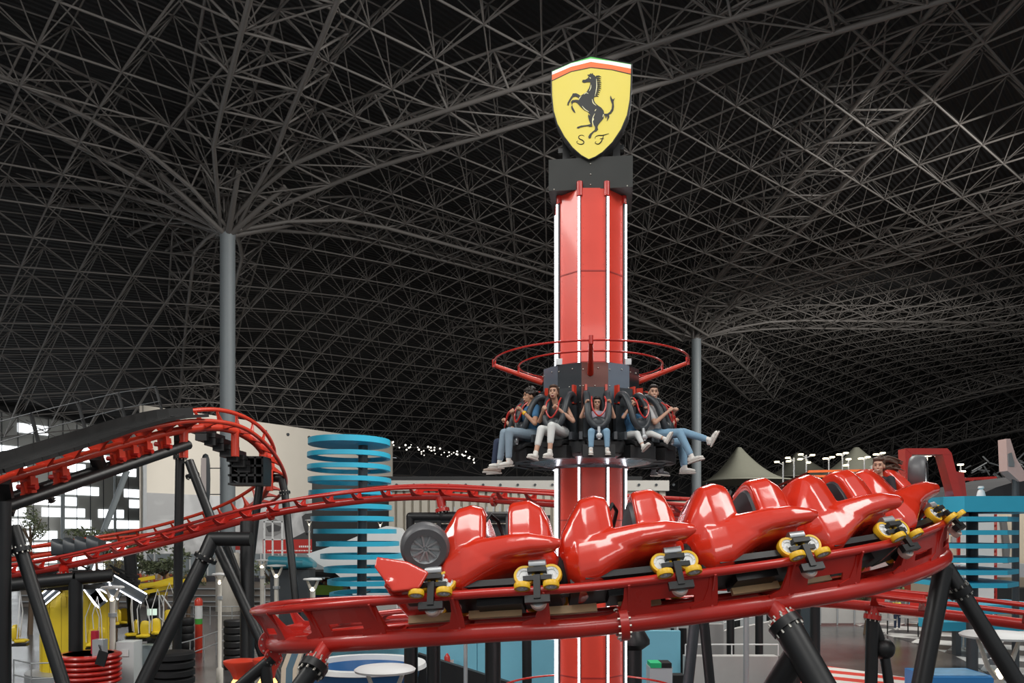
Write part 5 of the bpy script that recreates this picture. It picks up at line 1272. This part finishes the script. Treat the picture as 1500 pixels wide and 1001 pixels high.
# dangling seats
def yellow_seat(px, py, Y, yaw, lab):
    c = P(px, py, Y); t = thing('seat', None, None, (0, 0, 0)); t.parent = sr if px < 190 else ya; t.location = c-t.parent.location
    R = Matrix.Translation(c)@Matrix.Rotation(yaw, 4, 'Z')
    MB().loft([(-.05, .16, 0, .5, 3), (.03, .17, -.02, .52, 3), (.08, .14, .04, .44, 3)], 16).xf(R).build('backrest', YELP, t)
    MB().loft([(.02, .17, -.05, .08, 3), (.3, .18, -.04, .07, 3), (.36, .1, 0, .04, 3)], 16).xf(R).build('seat', YELP, t)
    MB().box((.15, 0, -.1), (.4, .36, .08)).xf(R).build('seat_frame', BLK, t, smooth=False)
    b = MB(); b.pipe([(.1, .18, .1), (.16, .2, .9), (.14, 0, 1.5), (.16, -.2, .9), (.1, -.18, .1)], .016, 8).xf(R); b.build('hanger', WHT, t); return t
ys = ((22, 940, 25, .3, 'yellow seat at the far left edge beside the black post'), (172, 914, 29, -2.2, 'yellow seat behind the white disc lamp of the red tub'), (182, 912, 30, -1.4, 'yellow seat hanging just right of the red tub lamp'),
      (200, 930, 28, -2.6, 'yellow seat low in the group of hanging seats, left one'), (213, 932, 27.4, -1.6, 'yellow seat low in the group of hanging seats, middle one'), (228, 928, 28, -.7, 'yellow seat low in the group of hanging seats, right one'), (247, 914, 30, -1, 'yellow seat half hidden by the raking black leg'),
      (136, 945, 26.4, -1.2, 'yellow seat directly behind the grey control desk'), (148, 942, 26.6, -2.0, 'yellow seat between the control desk and the lamp pole'))
# yellow arms ride behind
ya = thing('arm_ride', 'ride with long slanting yellow arms and hanging white tubes, left of the lift post', 'arm ride', (PX(215, 33), 33, 0))
MB().tube((PX(215, 33), 33.5, 0), (PX(215, 33), 33.5, PZ(862, 33)), .2, n=16).build('pole', BLK, ya)
for (x0, y0, x1, y1) in ((180,854,226,846), (186,860,256,858), (190,866,254,848), (205,870,262,857), (175,868,245,870), (206,858,278,850)):
    MB().bar(P(x0, y0, 32.6), P(x1, y1, 33.8), .1, .14).build('arm', YELP, ya, smooth=False)
for pts in ([(213,871),(205,890),(196,916),(203,920)], [(215,871),(216,900),(222,917)], [(233,872),(234,905),(242,912)], [(237,872),(252,893),(262,905)], [(190,872),(190,905),(190,906)]):
    MB().pipe([P(x, y, 33) for x, y in pts], .03, 8).build('hanger_tube', WHT, ya)
MB().ell(P(224, 882, 33.2), (.35, .3, .3)).build('drive_box', BLK, ya)
MB().box(P(223, 897, 31.5), (.34, .05, .24)).build('lit_panel', mat('lit sign pale green', (.7, .9, .75), .5, emit=.7), ya, smooth=False)
for q in ys: yellow_seat(*q)
# red ridged tub and desk
tx, ty = PX(130, 24.5), 24.5
tb = thing('ridged_tub', 'big round red ridged tub below the yellow drum', 'tub', (tx, ty, 0))
for i in range(6):
    z = 1.38-i*.15
    MB().lathe([(.84, z-.13), (.89, z-.1), (.91, z-.06), (.89, z-.02), (.84, z)], (tx, ty, 0), 48).build('ridge_ring', RED, tb)
MB().lathe([(.6, 0), (.6, .5), (.84, .52)], (tx, ty, 0), 32).build('foot', BLK, tb)
MB().lathe([(.84, 1.36), (.7, 1.38), (.01, 1.38)], (tx, ty, 0), 32).build('lid', DGR, tb)
dk_ = thing('control_desk', 'grey control desk with slanted black screen on the red ridged tub', 'control desk', (PX(144, 24), 24.2, 1.4))
MB().box((PX(144, 24), 24.1, 1.6), (.32, .28, .5)).build('desk_body', LGR, dk_, smooth=False)
MB().box((PX(149, 23.5), 23.5, PZ(965, 23.5)), (.28, .04, .42), M=Matrix.Rotation(.3, 3, 'Y')).build('screen', BLK, dk_, smooth=False)
MB().tube((PX(149, 23.5), 23.52, PZ(958, 23.5)), (PX(145, 24), 24, 1.7), .025).build('screen_arm', BLK, dk_)
tag(obox(133, 140, 925, 960, 24.2, .2, mat('deep red paint', (.4, .01, .03), .5), 'red_lever_box', None, None, z0=1.4), 'narrow deep red box beside the control desk', 'box')
# cabinets, tyre stacks, bollards
cb = thing('white_cabinet', 'white metal cabinet with a small notice, right of the red tub', 'cabinet', (PX(183, 26), 26.3, 0))
obox(170, 196, 941, 979, 26, .6, mat('cabinet white', (.66, .7, .7), .5), 'body', None, None, cb, z0=0)
obox(176, 188, 952, 962, 25.97, .02, WHT, 'notice', None, None, cb)
c2_ = tag(obox(197, 224, 946, 990, 27.5, .5, mat('cabinet glass blue', (.35, .42, .45), .3), 'blue_grey_cabinet', None, None, z0=0), 'blue grey glazed cabinet standing right of the white cabinet', 'cabinet')
def tyres(px0, px1, ytop, Y, n, lab):
    t = thing('tyre_stack', lab, 'tyre stack', (PX((px0+px1)/2, Y), Y, 0), 'stacks of black tyres'); R = (px1-px0)/2/F*Y; zt = PZ(ytop, Y); h = zt/n
    for i in range(n):
        MB().lathe([(R*.6, i*h), (R*.9, i*h+h*.04), (R, i*h+h*.2), (R, i*h+h*.8), (R*.9, i*h+h*.96), (R*.6, (i+1)*h)], (PX((px0+px1)/2, Y), Y, 0), 28).build('tyre', RUB, t)
tyres(222, 284, 955, 25.5, 5, 'wide black tyre stack behind the long raking leg'); tyres(328, 358, 908, 30, 7, 'tall black tyre stack left of the black bent post')
tyres(264, 284, 905, 33, 5, 'small dark tyre stack beside the red white bollard')
def bollard(px, y0, Y, r, lab):
    t = thing('marshal_bollard', lab, 'bollard', (PX(px, Y), Y, 0), 'red white green bollards'); zt = PZ(y0, Y); x = PX(px, Y)
    for f0, f1, m, nm in ((0, .52, REDO, 'red_sleeve'), (.52, .62, mat('green paint', (.08, .4, .06), .5), 'green_ring'), (.62, .86, WHT, 'white_sleeve'), (.86, 1, REDO, 'red_cap')):
        MB().lathe([(r, zt*f0), (r, zt*f1)] if nm != 'red_cap' else [(r*1.1, zt*f0), (r*1.1, zt*.95), (r*.5, zt)], (x, Y, 0), 20).build(nm, m, t)
bollard(291, 876, 34, .15, 'red white and green bollard behind the long raking leg'); bollard(11, 925, 23, .09, 'red white and green bollard at the far left edge')
# round orange red lamps at the foot of the near track
for i, (px, py, Y, rr) in enumerate(((352, 968, 19, .38), (392, 965, 17, .3))):
    x = PX(px, Y); z = PZ(py, Y); t = thing('mushroom_stand', 'round orange red mushroom shaped stand, %s near track tip' % ('left of the' if i == 0 else 'under the'), 'stand', (x, Y, 0))
    MB().lathe([(.08, 0), (.12, z-.5), (rr*.6, z-.25), (rr, z-.05), (rr, z), (rr*.3, z+.04)], (x, Y, 0), 28).build('stand_body', REDO, t)
    MB().lathe([(.14, z-.62), (.2, z-.5), (.14, z-.4)], (x, Y, 0), 20).build('glow_band', mat('orange glow', (1, .5, .15), emit=2.0), t)
# railings
def railing(pts, h, lab, m=LGR, n=None, rails=2, name='railing', glass=None):
    R, ss = crom([(x, y, z) for x, y, z in pts], 1.2); t = thing(name, lab, 'railing', tuple(R[len(R)//2]))
    for q in R[:98]: MB().tube((q[0], q[1], q[2]), (q[0], q[1], q[2]+h), .022, n=8).build('post', m, t)
    for k in range(rails): MB().pipe([(q[0], q[1], q[2]+h*(1-k/rails)) for q in R], .022, 8).build('top_rail' if k == 0 else 'mid_rail', m, t)
    if glass:
        mb = MB()
        for a, c in zip(R[:-1], R[1:]): mb.bar((a[0], a[1], a[2]+h*.5), (c[0], c[1], c[2]+h*.5), .02, h*.8)
        mb.build('infill', glass, t, smooth=False)
    return t
fl_ = lambda px, Y: (PX(px, Y), Y, 0)
railing([fl_(20, 26), fl_(60, 25), fl_(95, 25.5)], .95, 'thin pale railing in front of the yellow drum at far left')
railing([fl_(170, 30), fl_(240, 29), fl_(300, 32), fl_(345, 36)], .95, 'curved thin railing around the black tyre stacks')
railing([fl_(240, 46), fl_(330, 44), fl_(440, 46)], 1.0, 'long pale railing in front of the brown grandstand wall')
# brown grandstand wall with small figures, behind left rides
gs = thing('grandstand', 'brown grey terrace wall with horizontal bands behind the left rides', 'terrace', (PX(230, 55), 55, 0))
BW = mat('brown grey stone', (.22, .19, .165), .6, var=.15, vscale=.6)
obox(30, 420, 855, 890, 55, 5, BW, 'wall', None, None, gs, z0=0)
for y in (862, 872, 881): obox(30, 420, y, y+1.6, 54.8, .2, LGR, 'band', None, None, gs)
obox(30, 420, 846, 856, 57, 2, mat('dark fascia', (.05, .05, .06), .6), 'fascia', None, None, gs)
mb = MB(); r = random.Random(21)
for ci, cc in enumerate(((.5, .3, .12), (.6, .1, .05), (.5, .45, .4))):
    mb = MB()
    for _ in range(60): mb.ell(P(r.uniform(170, 300), r.uniform(846, 856), 56.5), (.14, .1, r.uniform(.15, .4)), 6, 4)
    g = mb.build('visitors', mat('visitor colour %d' % ci, cc, .7), gs); g['kind'] = 'stuff'
gl = thing('shop_front', 'pale glass shop front with red panels under the mural', 'shop front', (PX(340, 62), 62, 0))
obox(215, 545, 812, 872, 62, 2, mat('shop glass grey', (.32, .36, .38), .3, var=.2, vscale=.5), 'glass_wall', None, None, gl, z0=0)
for x in range(225, 545, 26): obox(x, x+1.6, 812, 872, 61.9, .1, WHT, 'mullion', None, None, gl)
obox(300, 372, 792, 806, 61.5, .3, mat('shop red', (.5, .04, .03), .5), 'red_panel', None, None, gl)
obox(372, 430, 850, 857, 61.6, .6, mat('pale blue rail', (.45, .5, .6), .5), 'blue_ledge', None, None, gl)
wf = thing('window_frame_tower', 'white ladder frame standing in front of the mural, left of the driver', 'frame', (PX(400, 50), 50, 0))
for x in (386, 398, 412): obox(x, x+2.2, 764, 860, 50, .1, WHT, 'upright', None, None, wf, z0=0)
for y in (764, 790): obox(386, 414, y, y+1.6, 50, .1, WHT, 'crosspiece', None, None, wf)
# black low ride body on the far left track (parked black train)
pt2 = thing('parked_train', 'dark parked train of square backed seats on the far left track', 'train', P(115, 808, 33))
for i in range(4):
    c = P(90+i*17, 802-i*1.5, 30); MB().loft([(-.22, .3, 0, .62, 6), (.0, .34, 0, .5, 6), (.22, .3, .0, .42, 6)], 14).xf(Matrix.Translation(c-V(0, 0, .3))).build('seat_row', DGR, pt2)
# --- trees
LEAF = mat('dull green leaf', (.15, .18, .1), .6, var=.35, vscale=2); TRK = mat('trunk brown', (.12, .08, .05), .8)
LEAF2 = mat('lit olive leaf', (.28, .26, .1), .6, var=.3, vscale=2)  # yellower, paler leaf colour for one small tree
def tree(px, ytop, ybot, Y, wpx, lab, leaf=LEAF, n=900, seed=0):
    r = random.Random(seed); x = PX(px, Y); z1 = PZ(ytop, Y); z0 = PZ(ybot, Y); R = wpx/2/F*Y; t = thing('tree', lab, 'tree', (x, Y, 0), 'indoor trees')
    cz = (z0+z1)/2; hz = (z1-z0)/2
    MB().pipe([(x, Y, 0), (x+.1, Y, z0*.6), (x, Y, cz)], [.13, .1, .05], 8).build('trunk', TRK, t)
    b = MB()
    for _ in range(9): a = r.uniform(0, 2*PI); b.pipe([(x, Y, z0+hz*.2), (x+R*.5*math.cos(a), Y+R*.5*math.sin(a), cz+r.uniform(-.3, .5)*hz)], [.04, .015], 5)
    b.build('branches', TRK, t); mb = MB()
    bl = [(r.gauss(0, .45), r.gauss(0, .45), r.gauss(0, .45), r.uniform(.2, .42)) for _ in range(16)]
    for _ in range(n):
        q = r.choice(bl); d = Vector((r.gauss(0, 1), r.gauss(0, 1), r.gauss(0, 1))).normalized()*q[3]*r.uniform(.5, 1)
        c = V(x+R*max(-1, min(1, q[0]+d.x)), Y+R*max(-1, min(1, q[1]+d.y)), cz+hz*max(-1, min(1, q[2]+d.z)))
        u = Vector((r.gauss(0, 1), r.gauss(0, 1), r.gauss(0, .6))).normalized(); w = u.cross(Vector((r.gauss(0, 1), r.gauss(0, 1), 1))).normalized(); s = R*r.uniform(.05, .1)
        mb.add([c-u*s, c+w*s*.4, c+u*s, c-w*s*.4], [(0, 1, 2, 3)])
    f = mb.build('foliage', leaf, t, smooth=False); f['kind'] = 'stuff'
tree(44, 742, 800, 40, 62, 'tree in front of the window wall at the far left', seed=1); tree(140, 772, 815, 48, 96, 'broad tree behind the parked train in front of the window wall', seed=2)
tree(240, 796, 850, 42, 96, 'bushy tree between the tall lift post and the small back post', LEAF, 1300, 3); tree(168, 812, 842, 38, 40, 'small yellowish lit tree under the left track', LEAF2, 500, 4)
tree(397, 812, 856, 50, 66, 'tree behind the pair of glowing fork lamps', seed=5); tree(1268, 846, 884, 40, 92, 'green bush tree under the near curve at right', mat('fresh leaf', (.1, .17, .06), .6, var=.3, vscale=2), 1200, 6)
tree(275, 830, 860, 46, 44, 'small tree just right of the tall lift post', seed=8)
# --- blue barrier, platform and panels behind the tower foot
bw = thing('blue_barrier', 'pale blue barrier wall with clear panels running behind the tower foot', 'barrier', (PX(780, 27), 27, 0))
mb = MB(); pts = [(PX(470, 33), 33), (PX(520, 30), 30), (PX(600, 27.6), 27.6), (PX(700, 27), 27), (PX(996, 26.6), 26.6)]
for a, c in zip(pts[:-1], pts[1:]): mb.bar((a[0], a[1], .9), (c[0], c[1], .9), .25, 1.8)
mb.build('wall', BLUP, bw, smooth=False)
PNL = mat('grey acrylic panel', (.45, .44, .42), .3, var=.1)
for i, px in enumerate(range(500, 996, 41)):
    Y = 27.1; a = PX(px, Y); c = PX(px+40, Y)
    MB().box(((a+c)/2, Y, 2.25), (c-a, .04, .85)).build('panel', PNL, bw, smooth=False); MB().box((a, Y-.03, 2.25), (.05, .05, .95)).build('post', WHT, bw, smooth=False)
fe = thing('fire_extinguisher', 'red fire extinguisher hanging on the pale blue barrier', 'fire extinguisher', P(655, 978, 26.7))
MB().lathe([(.09, 0), (.1, .05), (.1, .38), (.05, .46), (.03, .5)], P(655, 980, 26.7), 16).build('cylinder', RED, fe); MB().box(P(655, 968, 26.7)+V(0, 0, .03), (.14, .04, .05)).build('handle', BLK, fe, smooth=False)
tag(MB().box(P(661, 970, 26.83), (.16, .02, .14)).build('wall_notice', WHT, smooth=False), 'tiny white notice beside the fire extinguisher', 'notice')
lo_ = MB().prism([(PX(600, 24), 0), (PX(612, 24), PZ(958, 24)), (PX(820, 24), PZ(1024, 24)), (PX(820, 24), 0)], (0, 24, 0), (1, 0, 0), (0, 0, 1), (0, 1, 0), .3).build('black_ramp_side', BLK, smooth=False); tag(lo_, 'black sloping ramp side in front of the pale blue barrier', 'ramp')
bn_ = thing('recycling_bin', 'pale grey two slot bin with green and black lids right of the tower foot', 'bin', (PX(968, 21.5), 21.5, 0))
obox(952, 985, 978, 1001, 21.4, .6, mat('bin grey', (.55, .57, .6), .5), 'body', None, None, bn_, z0=0)
obox(953, 969, 972, 979, 21.38, .55, mat('bin green', (.02, .5, .2), .5), 'green_lid', None, None, bn_); obox(969, 984, 972, 979, 21.38, .55, BLK, 'black_lid', None, None, bn_)
tag(obox(986, 1003, 990, 1001, 21.6, .4, BLK, 'black_box', None, None, z0=0), 'low black box right of the two slot bin', 'box')
# tub of blue and white left of the posts
bt = thing('blue_pool', 'round blue tub ride with wide white rim behind the nearest disc lamp', 'tub ride', (PX(528, 19), 19, 0))
x = PX(530, 19); z = PZ(976, 19)
MB().lathe([(1.0, 0), (1.15, z*.6), (1.3, z-.12), (1.2, z-.12), (.9, z*.5), (.01, z*.5)], (x, 19.5, 0), 40).build('hull', mat('deep blue paint', (.03, .14, .35), .35), bt)
MB().lathe([(1.2, z-.12), (1.22, z), (1.42, z), (1.45, z-.1), (1.3, z-.14)], (x, 19.5, 0), 40, cap=False).build('rim', WHT, bt)
mb = MB()
for i, (m_, nm) in enumerate(((WHT, 'white_band'), (mat('dull blue', (.1, .2, .28), .5), 'blue_band'))): pass
sw = thing('curved_stripe_board', 'cream and blue curved striped board left of the blue tub', 'board', (PX(430, 18), 18, 0))
for off, w, m, nm in ((0, 7, mat('cream paint', (.7, .64, .52), .5), 'cream_band'), (7, 10, mat('dull blue', (.1, .2, .28), .5), 'blue_band'), (17, 6, mat('cream paint', (.7, .64, .52), .5), 'cream_band')):
    pl([(436-14+off, 953), (436-14+off+w, 953), (412+off+w, 980), (410+off+w, 1040), (410+off, 1040), (412+off, 980)], 18, .15, m, nm, sw)
# low red hoop round the tower foot
MB().pipe([ring_pt(1.55, a, PZ(989, 15.5)) for a in range(0, 360, 5)], .018, 8, closed=True).build('foot_hoop', RED, tw)
# --- queue area right of the tower: tiers, railings, black posts
GW = mat('pale grey wall', (.5, .49, .47), .6, var=.08)
obox(1004, 1140, 962, 1001, 26, .4, GW, 'queue_barrier', 'pale grey low wall in front of the queue ramps', 'barrier', z0=0)
railing([(PX(1004, 26.2), 26.2, PZ(962, 26)), (PX(1080, 26.2), 26.2, PZ(962, 26)), (PX(1140, 26.2), 26.2, PZ(962, 26))], .35, 'low white railing on top of the pale grey queue wall', WHT, rails=1)
q1 = obox(925, 1060, 915, 955, 31, .3, mat('ramp side grey', (.36, .35, .34), .6), 'queue_ramp', 'grey ramp side with railing behind the two leaning poles', 'barrier', z0=0)
railing([(PX(925, 31), 31, PZ(922, 31)), (PX(1000, 31), 31, PZ(916, 31)), (PX(1060, 31), 31, PZ(912, 31))], .75, 'white railing on the grey ramp wall behind the leaning poles', WHT, rails=2)
pl([(1060, 918), (1150, 896), (1150, 960), (1060, 960)], 33, .3, mat('ramp side grey'), 'ramp_slope', lab='sloping pale ramp rising to the right in the queue area', cat='ramp') if False else tag(MB().prism([(PX(1060, 33), 0), (PX(1060, 33), PZ(925, 33)), (PX(1160, 33), PZ(905, 33)), (PX(1160, 33), 0)], (0, 33, 0), (1, 0, 0), (0, 0, 1), (0, 1, 0), .3).build('ramp_slope', GW, smooth=False), 'sloping pale ramp rising to the right in the queue area', 'ramp')
railing([(PX(1060, 32.9), 32.9, PZ(925, 33)), (PX(1110, 32.9), 32.9, PZ(915, 33)), (PX(1160, 32.9), 32.9, PZ(905, 33))], .7, 'white railing climbing the sloping pale ramp', WHT)
obox(930, 1170, 862, 905, 40, .4, mat('queue back grey', (.4, .42, .42), .5, var=.15), 'queue_backdrop', 'mid grey panelled wall behind the queue ramps', 'wall', z0=0)
for i, (px, Y) in enumerate(((1000, 29), (1070, 30), (1080, 34), (1112, 29.5), (1127, 34), (1166, 24.5), (1194, 23.5), (975, 36))):
    w = .12 if Y > 30 else .14
    tag(MB().tube((PX(px, Y), Y, 0), (PX(px, Y), Y, PZ(872, Y)), w, n=14).build('queue_post', BLK), 'black round queue shelter post, %s counted from the left' % ['second', 'third', 'fourth', 'fifth', 'sixth', 'seventh', 'eighth', 'first'][i], 'post', 'black posts of the queue shelter')
tag(MB().tube((PX(1093, 20), 20, 0), (PX(1093, 20), 20, PZ(895, 20)), .07, n=12).build('grey_pole', LGR), 'slim light grey pole between the queue posts', 'pole')
tag(MB().tube((PX(682, 20), 20, 0), (PX(682, 20), 20, PZ(915, 20)), .05, n=12).build('grey_pole', LGR), 'slim light grey pole just right of the fire extinguisher', 'pole')
kio = thing('glass_kiosk', 'dark glass kiosk corner beside the queue, right of the forked leg', 'kiosk', (PX(1180, 31.5), 31.5, 0))
obox(1168, 1196, 868, 984, 31.5, 1.2, mat('dark kiosk glass', (.06, .08, .09), .1), 'glass_body', None, None, kio, z0=0)
for x in (1167, 1194): obox(x, x+2, 868, 984, 31.4, .1, LGR, 'edge_trim', None, None, kio, z0=0)
# striped ramp
sm = bpy.data.materials.new('red white stripes'); sm.use_nodes = True; nt = sm.node_tree; b = nt.nodes['Principled BSDF']; b.inputs['Roughness'].default_value = .5
tc = nt.nodes.new('ShaderNodeTexCoord'); dt = nt.nodes.new('ShaderNodeVectorMath'); dt.operation = 'DOT_PRODUCT'; dt.inputs[1].default_value = (.50, .66, 0)
fr_ = nt.nodes.new('ShaderNodeMath'); fr_.operation = 'FRACT'; gt_ = nt.nodes.new('ShaderNodeMath'); gt_.operation = 'GREATER_THAN'; gt_.inputs[1].default_value = .5
mx = nt.nodes.new('ShaderNodeMix'); mx.data_type = 'RGBA'; mx.inputs[6].default_value = (.62, .05, .03, 1); mx.inputs[7].default_value = (.68, .66, .62, 1)
nt.links.new(tc.outputs['Object'], dt.inputs[0]); nt.links.new(dt.outputs['Value'], fr_.inputs[0]); nt.links.new(fr_.outputs[0], gt_.inputs[0]); nt.links.new(gt_.outputs[0], mx.inputs[0]); nt.links.new(mx.outputs[2], b.inputs['Base Color'])
zz = .3; def_ = lambda px, py: (PX(px, (H-zz)*F/(py-HZ)), (H-zz)*F/(py-HZ))
o = MB().prism([def_(1156, 968), def_(1350, 996), def_(1360, 1100), def_(1120, 1100)], (0, 0, 0), (1, 0, 0), (0, 1, 0), (0, 0, 1), zz).build('striped_platform', sm, smooth=False); tag(o, 'low platform painted in diagonal red and white stripes', 'platform')
# blue game table at the lower right
bg_ = thing('blue_table', 'blue topped box table at the lower right edge', 'table', (PX(1420, 22.5), 23, 0))
obox(1366, 1462, 993, 1001, 22.5, 1.6, mat('table blue', (.03, .2, .5), .35), 'body', None, None, bg_, z0=0); 
MB().box((PX(1414, 22.5), 23.3, PZ(992, 22.5)), (1.5, 1.2, .02)).build('printed_top', mat('printed blue top', (.2, .4, .6), .3, var=.5, vscale=3), bg_, smooth=False)
# white hoarding panels on the far side of the plaza with cafe clutter
hd_ = thing('white_hoarding', 'row of white hoarding panels across the far side of the dark plaza', 'hoarding', (PX(1230, 44), 44, 0))
for i in range(7):
    x0 = 1176+i*25; MB().box(((PX(x0, 44)+PX(x0+24, 44))/2, 44, .62), (PX(x0+24, 44)-PX(x0, 44), .06, 1.0)).build('panel', GW, hd_, smooth=False); MB().box((PX(x0, 44), 43.95, .65), (.06, .06, 1.25)).build('post', LGR, hd_, smooth=False)
obox(1180, 1330, 882, 893, 50, .4, mat('grey planter', (.2, .21, .21), .6), 'grey_planter', 'long grey planter behind the white hoarding', 'planter', z0=0)
vp = fl_(1314, 42)
std_pose = dict(knL=(.02,.1,-.42), knR=(.02,-.1,-.42), anL=(0,.1,-.82), anR=(0,-.1,-.82), toeL=(.13,.11,-.88), toeR=(.13,-.11,-.88), elL=(-.02,.24,.16), elR=(-.02,-.24,.16), wrL=(.08,.25,-.06), wrR=(.08,-.25,-.06), gripL=(.2,.2,-.1), gripR=(.2,-.2,-.1))
human('person', 'small distant person in a yellow vest standing on the checkered paving', V(vp[0], vp[1], .9), -PI/2, 1.0, std_pose, SKIN, HAIR, mat('hi vis yellow', (.75, .8, .08), .6), mat('dark denim', (.03, .045, .09), .8), vox=.02)
for i, (px, tm_, lb) in enumerate(((1404, TOPK, 'dark top'), (1418, TOPG, 'grey top'), (1452, TOPB, 'blue top'))):
    q = fl_(px, 34.6); human('person', 'distant person in a %s behind the long blue counter' % lb, V(q[0], q[1], .9), -PI/2, .95, std_pose, SKIN, HAIR, tm_, JEAN2, vox=.02)
cf = ((1300, 40), (1330, 41), (1345, 39))
for i, (px, Y) in enumerate(cf):
    x = PX(px, Y); t = thing('cafe_table', 'small round cafe table on the plaza edge, %s of the three' % ['leftmost', 'middle', 'rightmost'][i], 'table', (x, Y, 0), 'cafe tables on the plaza')
    MB().lathe([(.4, .72), (.4, .75)], (x, Y, 0), 20).build('table_top', LGR, t); MB().tube((x, Y, 0), (x, Y, .72), .03).build('leg', BLK, t)
# ============================================================ CAMERA AND LIGHT
cam = bpy.data.cameras.new('camera'); co = bpy.data.objects.new('camera', cam); COL.objects.link(co); SC.camera = co
co.location = (0, 0, H); co.rotation_euler = (PI/2, 0, 0)
cam.sensor_width = 36; cam.lens = F/1500*36; cam.shift_y = (HZ-500.5)/1500; cam.clip_end = 600
wd_ = bpy.data.worlds.new('world'); SC.world = wd_; wd_.use_nodes = True
bg = wd_.node_tree.nodes['Background']; bg.inputs['Color'].default_value = (.9, .95, 1, 1); bg.inputs['Strength'].default_value = 0.4
def area(name, loc, size, power, target, col=(1, .97, .92)):
    l = bpy.data.lights.new(name, 'AREA'); l.shape = 'RECTANGLE'; l.size = size[0]; l.size_y = size[1]; l.energy = power; l.color = col
    o = bpy.data.objects.new(name, l); COL.objects.link(o); o.location = loc
    o.rotation_euler = (Vector(target)-Vector(loc)).to_track_quat('-Z', 'Y').to_euler()
area('floodlight_over_ride', (-3, 1, 19), (9, 4), 1050, (0, 11, 4))  # unseen fill added high above the track, no fixture modelled
area('floodlight_right', (13, 4, 18), (6, 6), 950, (3, 11, 5))  # added fill from the upper right for the train and tower
area('floodlight_left', (-22, 10, 20), (8, 8), 2600, (-12, 26, 5))  # added fill that brightens the lift hill side, source unseen
area('floodlight_mid', (6, 30, 24), (14, 8), 5000, (0, 38, 0))  # invented overhead fill for the middle of the hall
area('floodlight_right_far', (28, 40, 24), (14, 8), 5000, (20, 55, 0))  # invented overhead fill for the plaza on the right
l = bpy.data.lights.new('spotlight_on_mural', 'SPOT'); l.energy = 26000; l.spot_size = math.radians(72); l.spot_blend = .6; l.shadow_soft_size = 1.5; l.color = (1, .97, .92)  # unseen spot added to brighten the beige wall and mural
o = bpy.data.objects.new('spotlight_on_mural', l); COL.objects.link(o); o.location = (-10, 58, 19); o.rotation_euler = (Vector((-25, 84, 4))-Vector(o.location)).to_track_quat('-Z', 'Y').to_euler()
SC.view_settings.view_transform = 'Standard'; SC.view_settings.look = 'None'; SC.view_settings.exposure = 0.12; SC.view_settings.gamma = 1
SC.view_settings.use_curve_mapping = False

area('floodlight_tents', (34, 70, 20), (10, 6), 3500, (34, 90, 6))  # extra fill added because the tents came out too dark
area('floodlight_ride_front', (2, -3, 11), (6, 3), 240, (1.5, 14, 7))  # low fill added behind the camera to light tower and riders
